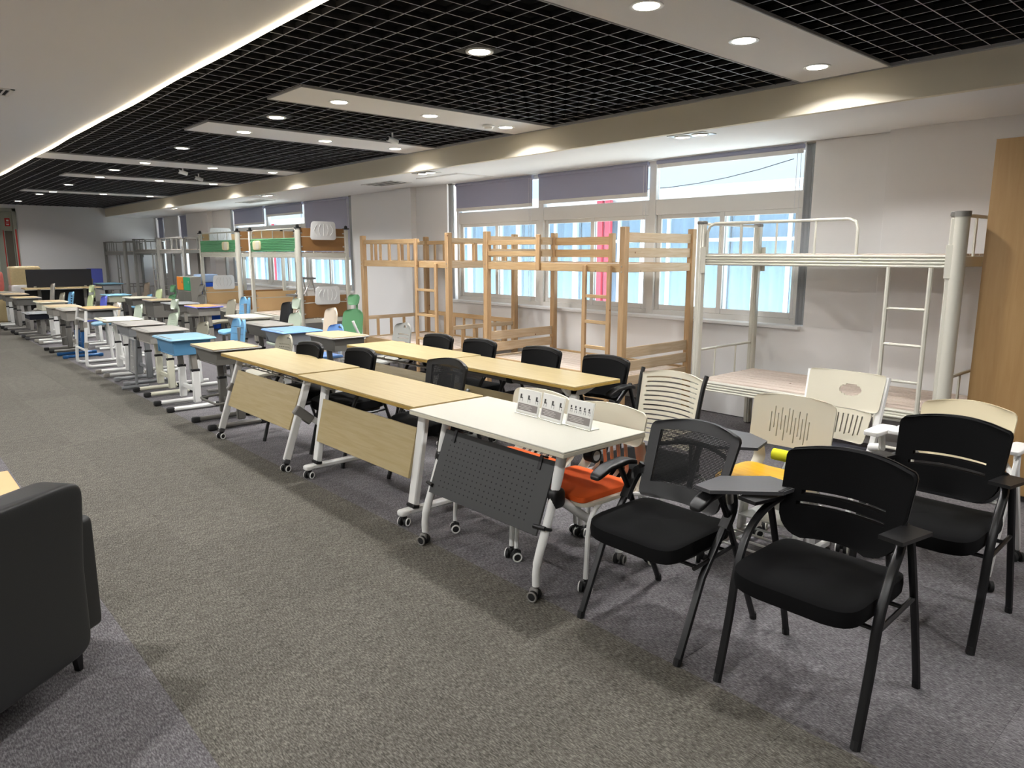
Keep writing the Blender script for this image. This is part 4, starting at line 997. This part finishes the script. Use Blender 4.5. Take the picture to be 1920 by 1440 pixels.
# window-side row
SD('wood-topped desk with dark perforated box, nearest of the inner row', 3.79, 7.1, 'desk_wood', 'desk_gray', 'desk_gray_dark', 'desk_gray_dark', D=.46)
SD('desk with bright sky blue top in the inner row', 3.66, 7.94, 'desk_sky', 'desk_sky', 'desk_cool', 'white_metal', 'desk_gray', D=.5)
SD('long grey desk behind the sky blue desk', 3.77, 8.87, 'desk_gray', 'desk_gray', 'desk_gray_dark', 'desk_gray_dark', D=.4, L=.72)
SD('desk with rounded pale top behind the long grey desk', 3.99, 10.0, 'desk_cream', 'desk_gray', 'desk_gray', 'desk_gray', D=.46, L=.72)
SD('desk with orange wood top and violet rim in the inner row', 4.24, 12.52, 'desk_orange', 'chair_violet', 'desk_gray', 'desk_gray', D=.46)
SD('plain grey desk behind the violet-rimmed desk', 4.2, 13.6, 'desk_cool', 'desk_cool', 'desk_gray_dark', 'desk_gray', D=.5)
SD('taupe desk with wood top and solid front in the inner row', 4.2, 14.75, 'desk_wood', 'desk_gray', 'desk_gray_dark', 'desk_gray', D=.5, boxh=.3)
SD('pale-topped grey desk in the inner row below the far bunks', 4.12, 15.8, 'desk_cream', 'desk_gray', 'desk_gray_dark', 'desk_gray', D=.5)
SD('light blue desk far down the inner row', 4.05, 17.3, 'desk_blue', 'desk_blue', 'desk_cream', 'white_metal', D=.5)
SD('tall blue-topped grey desk near the far wall', 4.45, 19.6, 'desk_blue', 'desk_blue', 'desk_cool', 'gray_metal', H=.92, D=.5, L=.8)
t = thing('perforated_screen', 'grey perforated screen hanging at the side of the taupe desk', 'screen', (2.33, 9.5, 0), RX)
P('frame', MB().tube([(-.14, 0, .2), (.14, 0, .2), (.15, .02, .5), (.13, .03, .6), (-.13, .03, .6), (-.15, .02, .5)], .012, 8, True), 'desk_cool', t)
P('sheet', MB().shell([-1, 0, 1], [0, .5, 1], lambda u, v: (u * .135, .03 * v, .21 + .38 * v), (0, .003, 0)), 'steel_perforated', t)
P('post', MB().bar((0, .03, .05), (0, .03, .6), .05, .02), 'desk_cool', t); P('foot', MB().tube([(0, -.14, .025), (0, .16, .025)], .02, 8), 'desk_cool', t)

# ================================================================== student chairs
def student_chair(label, x, y, c='chair_gray', style='slot', frame='gray_metal', H=.8, head=False, rz=RX, bw=.2, seat=None):
    t = thing('student_chair', label, 'chair', (x, y, 0), rz, 'student chairs')
    zb = .5
    if style == 'lobes':
        for s in (-1, 1):
            o = P('back_lobe', MB().shell(US, VS, lambda u, v: (s * .1 + u * hw(v, 0, 1, .085, .08) * (1.0), .16 + .05 * v - .02 * u * u * s * s, zb + (H - zb) * v) if False else (s * .1 + u * .092 * math.sqrt(max(0.02, 1 - max(0, (v - .72) / .28) ** 2)) , .16 + .05 * v - .03 * (s * u > 0) * u * u, zb + (H - zb) * v), (0, .02, 0), [(-.92, .92, q, q + .012) for q in (.28, .5, .72)]), c, t)
        P('back_core', MB().b2(-.03, .03, .17, .2, zb - .1, H - .1), frame, t)
    else:
        holes = {'slot': [(-.62 + .0 * k, .62, .2 + k * .13, .2 + k * .13 + .03) for k in range(4)] + [(-.2, .2, .82, .9)],
                 'grip': [(-.25, .15, .8, .89)], 'plain': [], 'mesh': [(-.7 + i * .16, -.7 + i * .16 + .07, .2 + j * .09, .2 + j * .09 + .035) for i in range(9) for j in range(6)] + [(-.1, .35, .84, .92)], 'ladder': [(-.6, .6, .15 + k * .14, .15 + k * .14 + .07) for k in range(5)]}[style]
        P('backrest', MB().shell(US, VS, back_fn(zb, H, bw * .92, bw, .08, .14, .06, .045, .015), (0, .016, 0), holes), c, t)
    if head:
        hr = P('headrest', MB().shell(US, VS, back_fn(H + .05, H + .19, bw * .55, bw * .5, .05, .2, .03, .05, 0), (0, .016, 0)), c, t)
        P('headrest_stem', MB().tube(smooth_path([(0, .215, H - .06), (0, .235, H + .02), (0, .22, H + .1)], 3), .014, 8), c, hr)
    P('seat', MB().pad(0, -.03, .43, .2, .19, .02, .35, fn=lambda x_, y_, z_: (x_, y_, z_ + .02 * (x_ / .2) ** 2 - .02 * max(0, -y_ / .19) ** 3)), seat or c, t)
    P('back_support', MB().tube(smooth_path([(0, .02, .4), (0, .17, .41), (0, .2, .5), (0, .205, .62)], 4), .02, 8, sq=1.6), frame, t)
    for s in (-1, 1):
        P('column', MB().bar((s * .15, .03, .05), (s * .13, .02, .41), .03, .055, .01), frame, t)
        P('foot', MB().tube([(s * .15, -.18, .022), (s * .15, .22, .022)], .02, 8), frame, t)
    P('crossbar', MB().tube([(-.15, .03, .2), (.15, .03, .2)], .014, 8), frame, t)
    return t
SC_ = student_chair
SC_('taupe slotted-back chair behind the nearest wood-topped desk', 3.01, 7.05, 'chair_olive', 'mesh', 'desk_gray')
SC_('light blue chair with twin-lobed ribbed back behind the light blue desk', 3.08, 8.50, 'chair_blue', 'lobes', 'gray_metal', .86)
SC_('taupe curved-back chair behind the taupe desk', 2.97, 9.30, 'chair_olive', 'grip', 'white_metal', .78)
SC_('pale mint mesh chair with headrest in the aisle row', 3.06, 10.75, 'chair_mint', 'mesh', 'white_metal', .8, True)
SC_('pale mint shell chair behind the cream-topped desk', 3.10, 12.60, 'chair_mint', 'grip', 'white_metal', .82)
SC_('beige twin-lobed chair behind the tall white-framed desk', 3.08, 13.95, 'chair_beige', 'lobes', 'white_metal', .78, seat='desk_blue')
SC_('violet blue chair with grip hole behind the grey rounded desk', 3.10, 14.80, 'chair_violet', 'grip', 'white_metal', .86)
SC_('pale green chair with headrest in front of the black screen', 3.18, 16.20, 'chair_leaf', 'grip', 'white_metal', .82, True)
SC_('light blue ladder-backed chair tipped behind the white-column desk', 2.98, 16.90, 'chair_blue', 'ladder', 'gray_metal', .86)
SC_('pale grey tall oval-backed chair next to the ladder-backed chair', 3.42, 17.25, 'chair_gray', 'plain', 'gray_metal', .95, bw=.16)
SC_('grey tall-backed chair in front of the left half of the black screen', 2.93, 18.45, 'desk_gray', 'plain', 'gray_metal', .98, bw=.16)
SC_('grey low chair far down the aisle row', 3.00, 17.90, 'chair_olive', 'plain', 'gray_metal', .8)
SC_('grey perforated chair with round hole behind the farther basket table', 4.41, 7.00, 'chair_gray', 'slot', 'gray_metal', .84, bw=.185)
SC_('whitish oval wooden-backed chair behind the sky blue desk', 4.20, 8.30, 'chair_beige', 'plain', 'white_metal', .95, bw=.17)
SC_('bright blue low chair behind the sky blue desk', 3.95, 7.72, 'desk_sky', 'mesh', 'white_metal', .8)
SC_('pale mint chair with headrest and grey back shell in the inner row', 4.24, 9.40, 'chair_mint', 'plain', 'white_metal', .82, True)
SC_('black round-backed chair next to the mint headrest chair', 4.47, 10.15, 'black_plastic', 'plain', 'black_metal', .92)
SC_('light blue twin-lobed chair behind the rounded pale desk', 4.24, 11.20, 'chair_blue', 'lobes', 'gray_metal', .95)
SC_('small taupe chair behind the violet-rimmed desk', 4.70, 12.90, 'chair_olive', 'plain', 'gray_metal', .82)
SC_('dark grey chair with headrest beside the blue panels', 4.72, 14.50, 'desk_gray_dark', 'plain', 'gray_metal', .84, True)
SC_('green chair with headrest in front of the far bunks', 4.50, 15.55, 'chair_green', 'grip', 'white_metal', .8, True)
SC_('pale green board-backed chair behind the pale-topped grey desk', 4.52, 16.45, 'chair_leaf', 'plain', 'white_metal', .88)
SC_('brown curved chair left of the tall blue-topped desk', 4.10, 20.50, 'chair_brown', 'plain', 'gray_metal', 1.0, bw=.15)
SC_('brown curved chair right of the tall blue-topped desk', 4.85, 18.50, 'chair_brown', 'plain', 'gray_metal', .95)
SC_('small blue chair under the far bunks', 4.75, 18.00, 'chair_blue', 'plain', 'gray_metal', .7)
# green office chair by the pine bunk
t = SC_('green office chair with headrest and white arms between green bunk and pine bunk', 4.78, 8.72, 'chair_green', 'plain', 'white_metal', .88, True, RX + .3, .19)
for s in (-1, 1): P('armrest', MB().tube(smooth_path([(s * .2, .15, .5), (s * .27, .0, .52), (s * .28, -.1, .66), (s * .27, -.14, .75)], 4), .018, 8), 'white_plastic', t)

# ================================================================== far end
t = thing('screen_desk', 'wood-topped desk row carrying the black screen near the far wall', 'desk', (3.42, 19.3, 0), 0)
P('desktop', MB().box(0, 0, .845, 1.5, .55, .03), 'desk_wood', t)
P('front_panel', MB().b2(-.7, .7, .2, .22, .35, .8), 'black_plastic', t)
for s in (-1, 1): P('column', MB().box(s * .45, 0, .42, .06, .08, .82), 'gray_metal', t); P('foot', MB().box(s * .45, 0, .02, .07, .5, .04), 'gray_metal', t)
t = thing('desk_screen', 'long black fabric screen standing on the desk near the far wall', 'screen', (3.42, 19.45, .861))
P('panel', MB().box(0, 0, .2, 1.3, .03, .4, .012), 'charcoal_fabric', t)
for s in (-1, 1): P('clamp', MB().box(s * .5, 0, .012, .05, .06, .024), 'silver', t)
t = thing('wrapped_furniture', 'beige piece wrapped in shiny plastic left of the black screen', 'parcel', (2.95, 20.9, 0))
P('body', MB().pad(0, 0, .45, .33, .25, .44, .15, 32, 16), 'frame_white', t); P('wrapped_top', MB().pad(0, 0, 1.08, .32, .22, .24, .2, 32, 14), 'wrap_beige', t)
t = thing('wrapped_armchair', 'red seat wrapped in plastic at the left picture edge', 'parcel', (2.26, 20.95, 0))
P('base', MB().pad(0, 0, .38, .3, .3, .37, .2), 'wrap_beige', t); P('wrapped_back', MB().pad(0, 0, .97, .26, .2, .24, .3, 32, 14), 'wrap_red', t)
t = thing('blue_cabinet', 'small blue box standing at the right end of the black screen', 'box', (4.45, 20.9, 0))
P('stand', MB().box(0, 0, .42, .28, .3, .84), 'frame_white', t); P('box', MB().box(0, 0, 1.04, .3, .3, .4, .01), 'chair_violet', t)
for yy, nm, cm in ((16.235, 'orange', 'locker_orange'), (15.825, 'green', 'locker_green')):
    t = thing('locker', nm + ' upper door on a grey locker before the far windows', 'locker', (5.17, yy, 0), RX, 'small lockers')
    P('body', MB().b2(-.2, .2, -.11, .11, 0, 1.14), 'desk_gray', t); P('door', MB().b2(-.195, .195, -.125, -.11, .86, 1.13), cm, t); P('lower_door', MB().b2(-.195, .195, -.125, -.11, .05, .84), 'desk_gray_dark', t); P('latch', MB().box(.14, -.13, 1.03, .02, .01, .05), 'silver', t)
t = thing('blue_panel_box', 'bright blue tall box with pale blue rounded lid left of the farther green bunk', 'box', (5.6, 16.27, 0), RX)
P('body', MB().box(0, 0, .5, .42, .36, 1.0, .01), 'cobalt', t); P('lid', MB().pad(0, 0, 1.09, .23, .2, .09, .25), 'pale_blue', t)
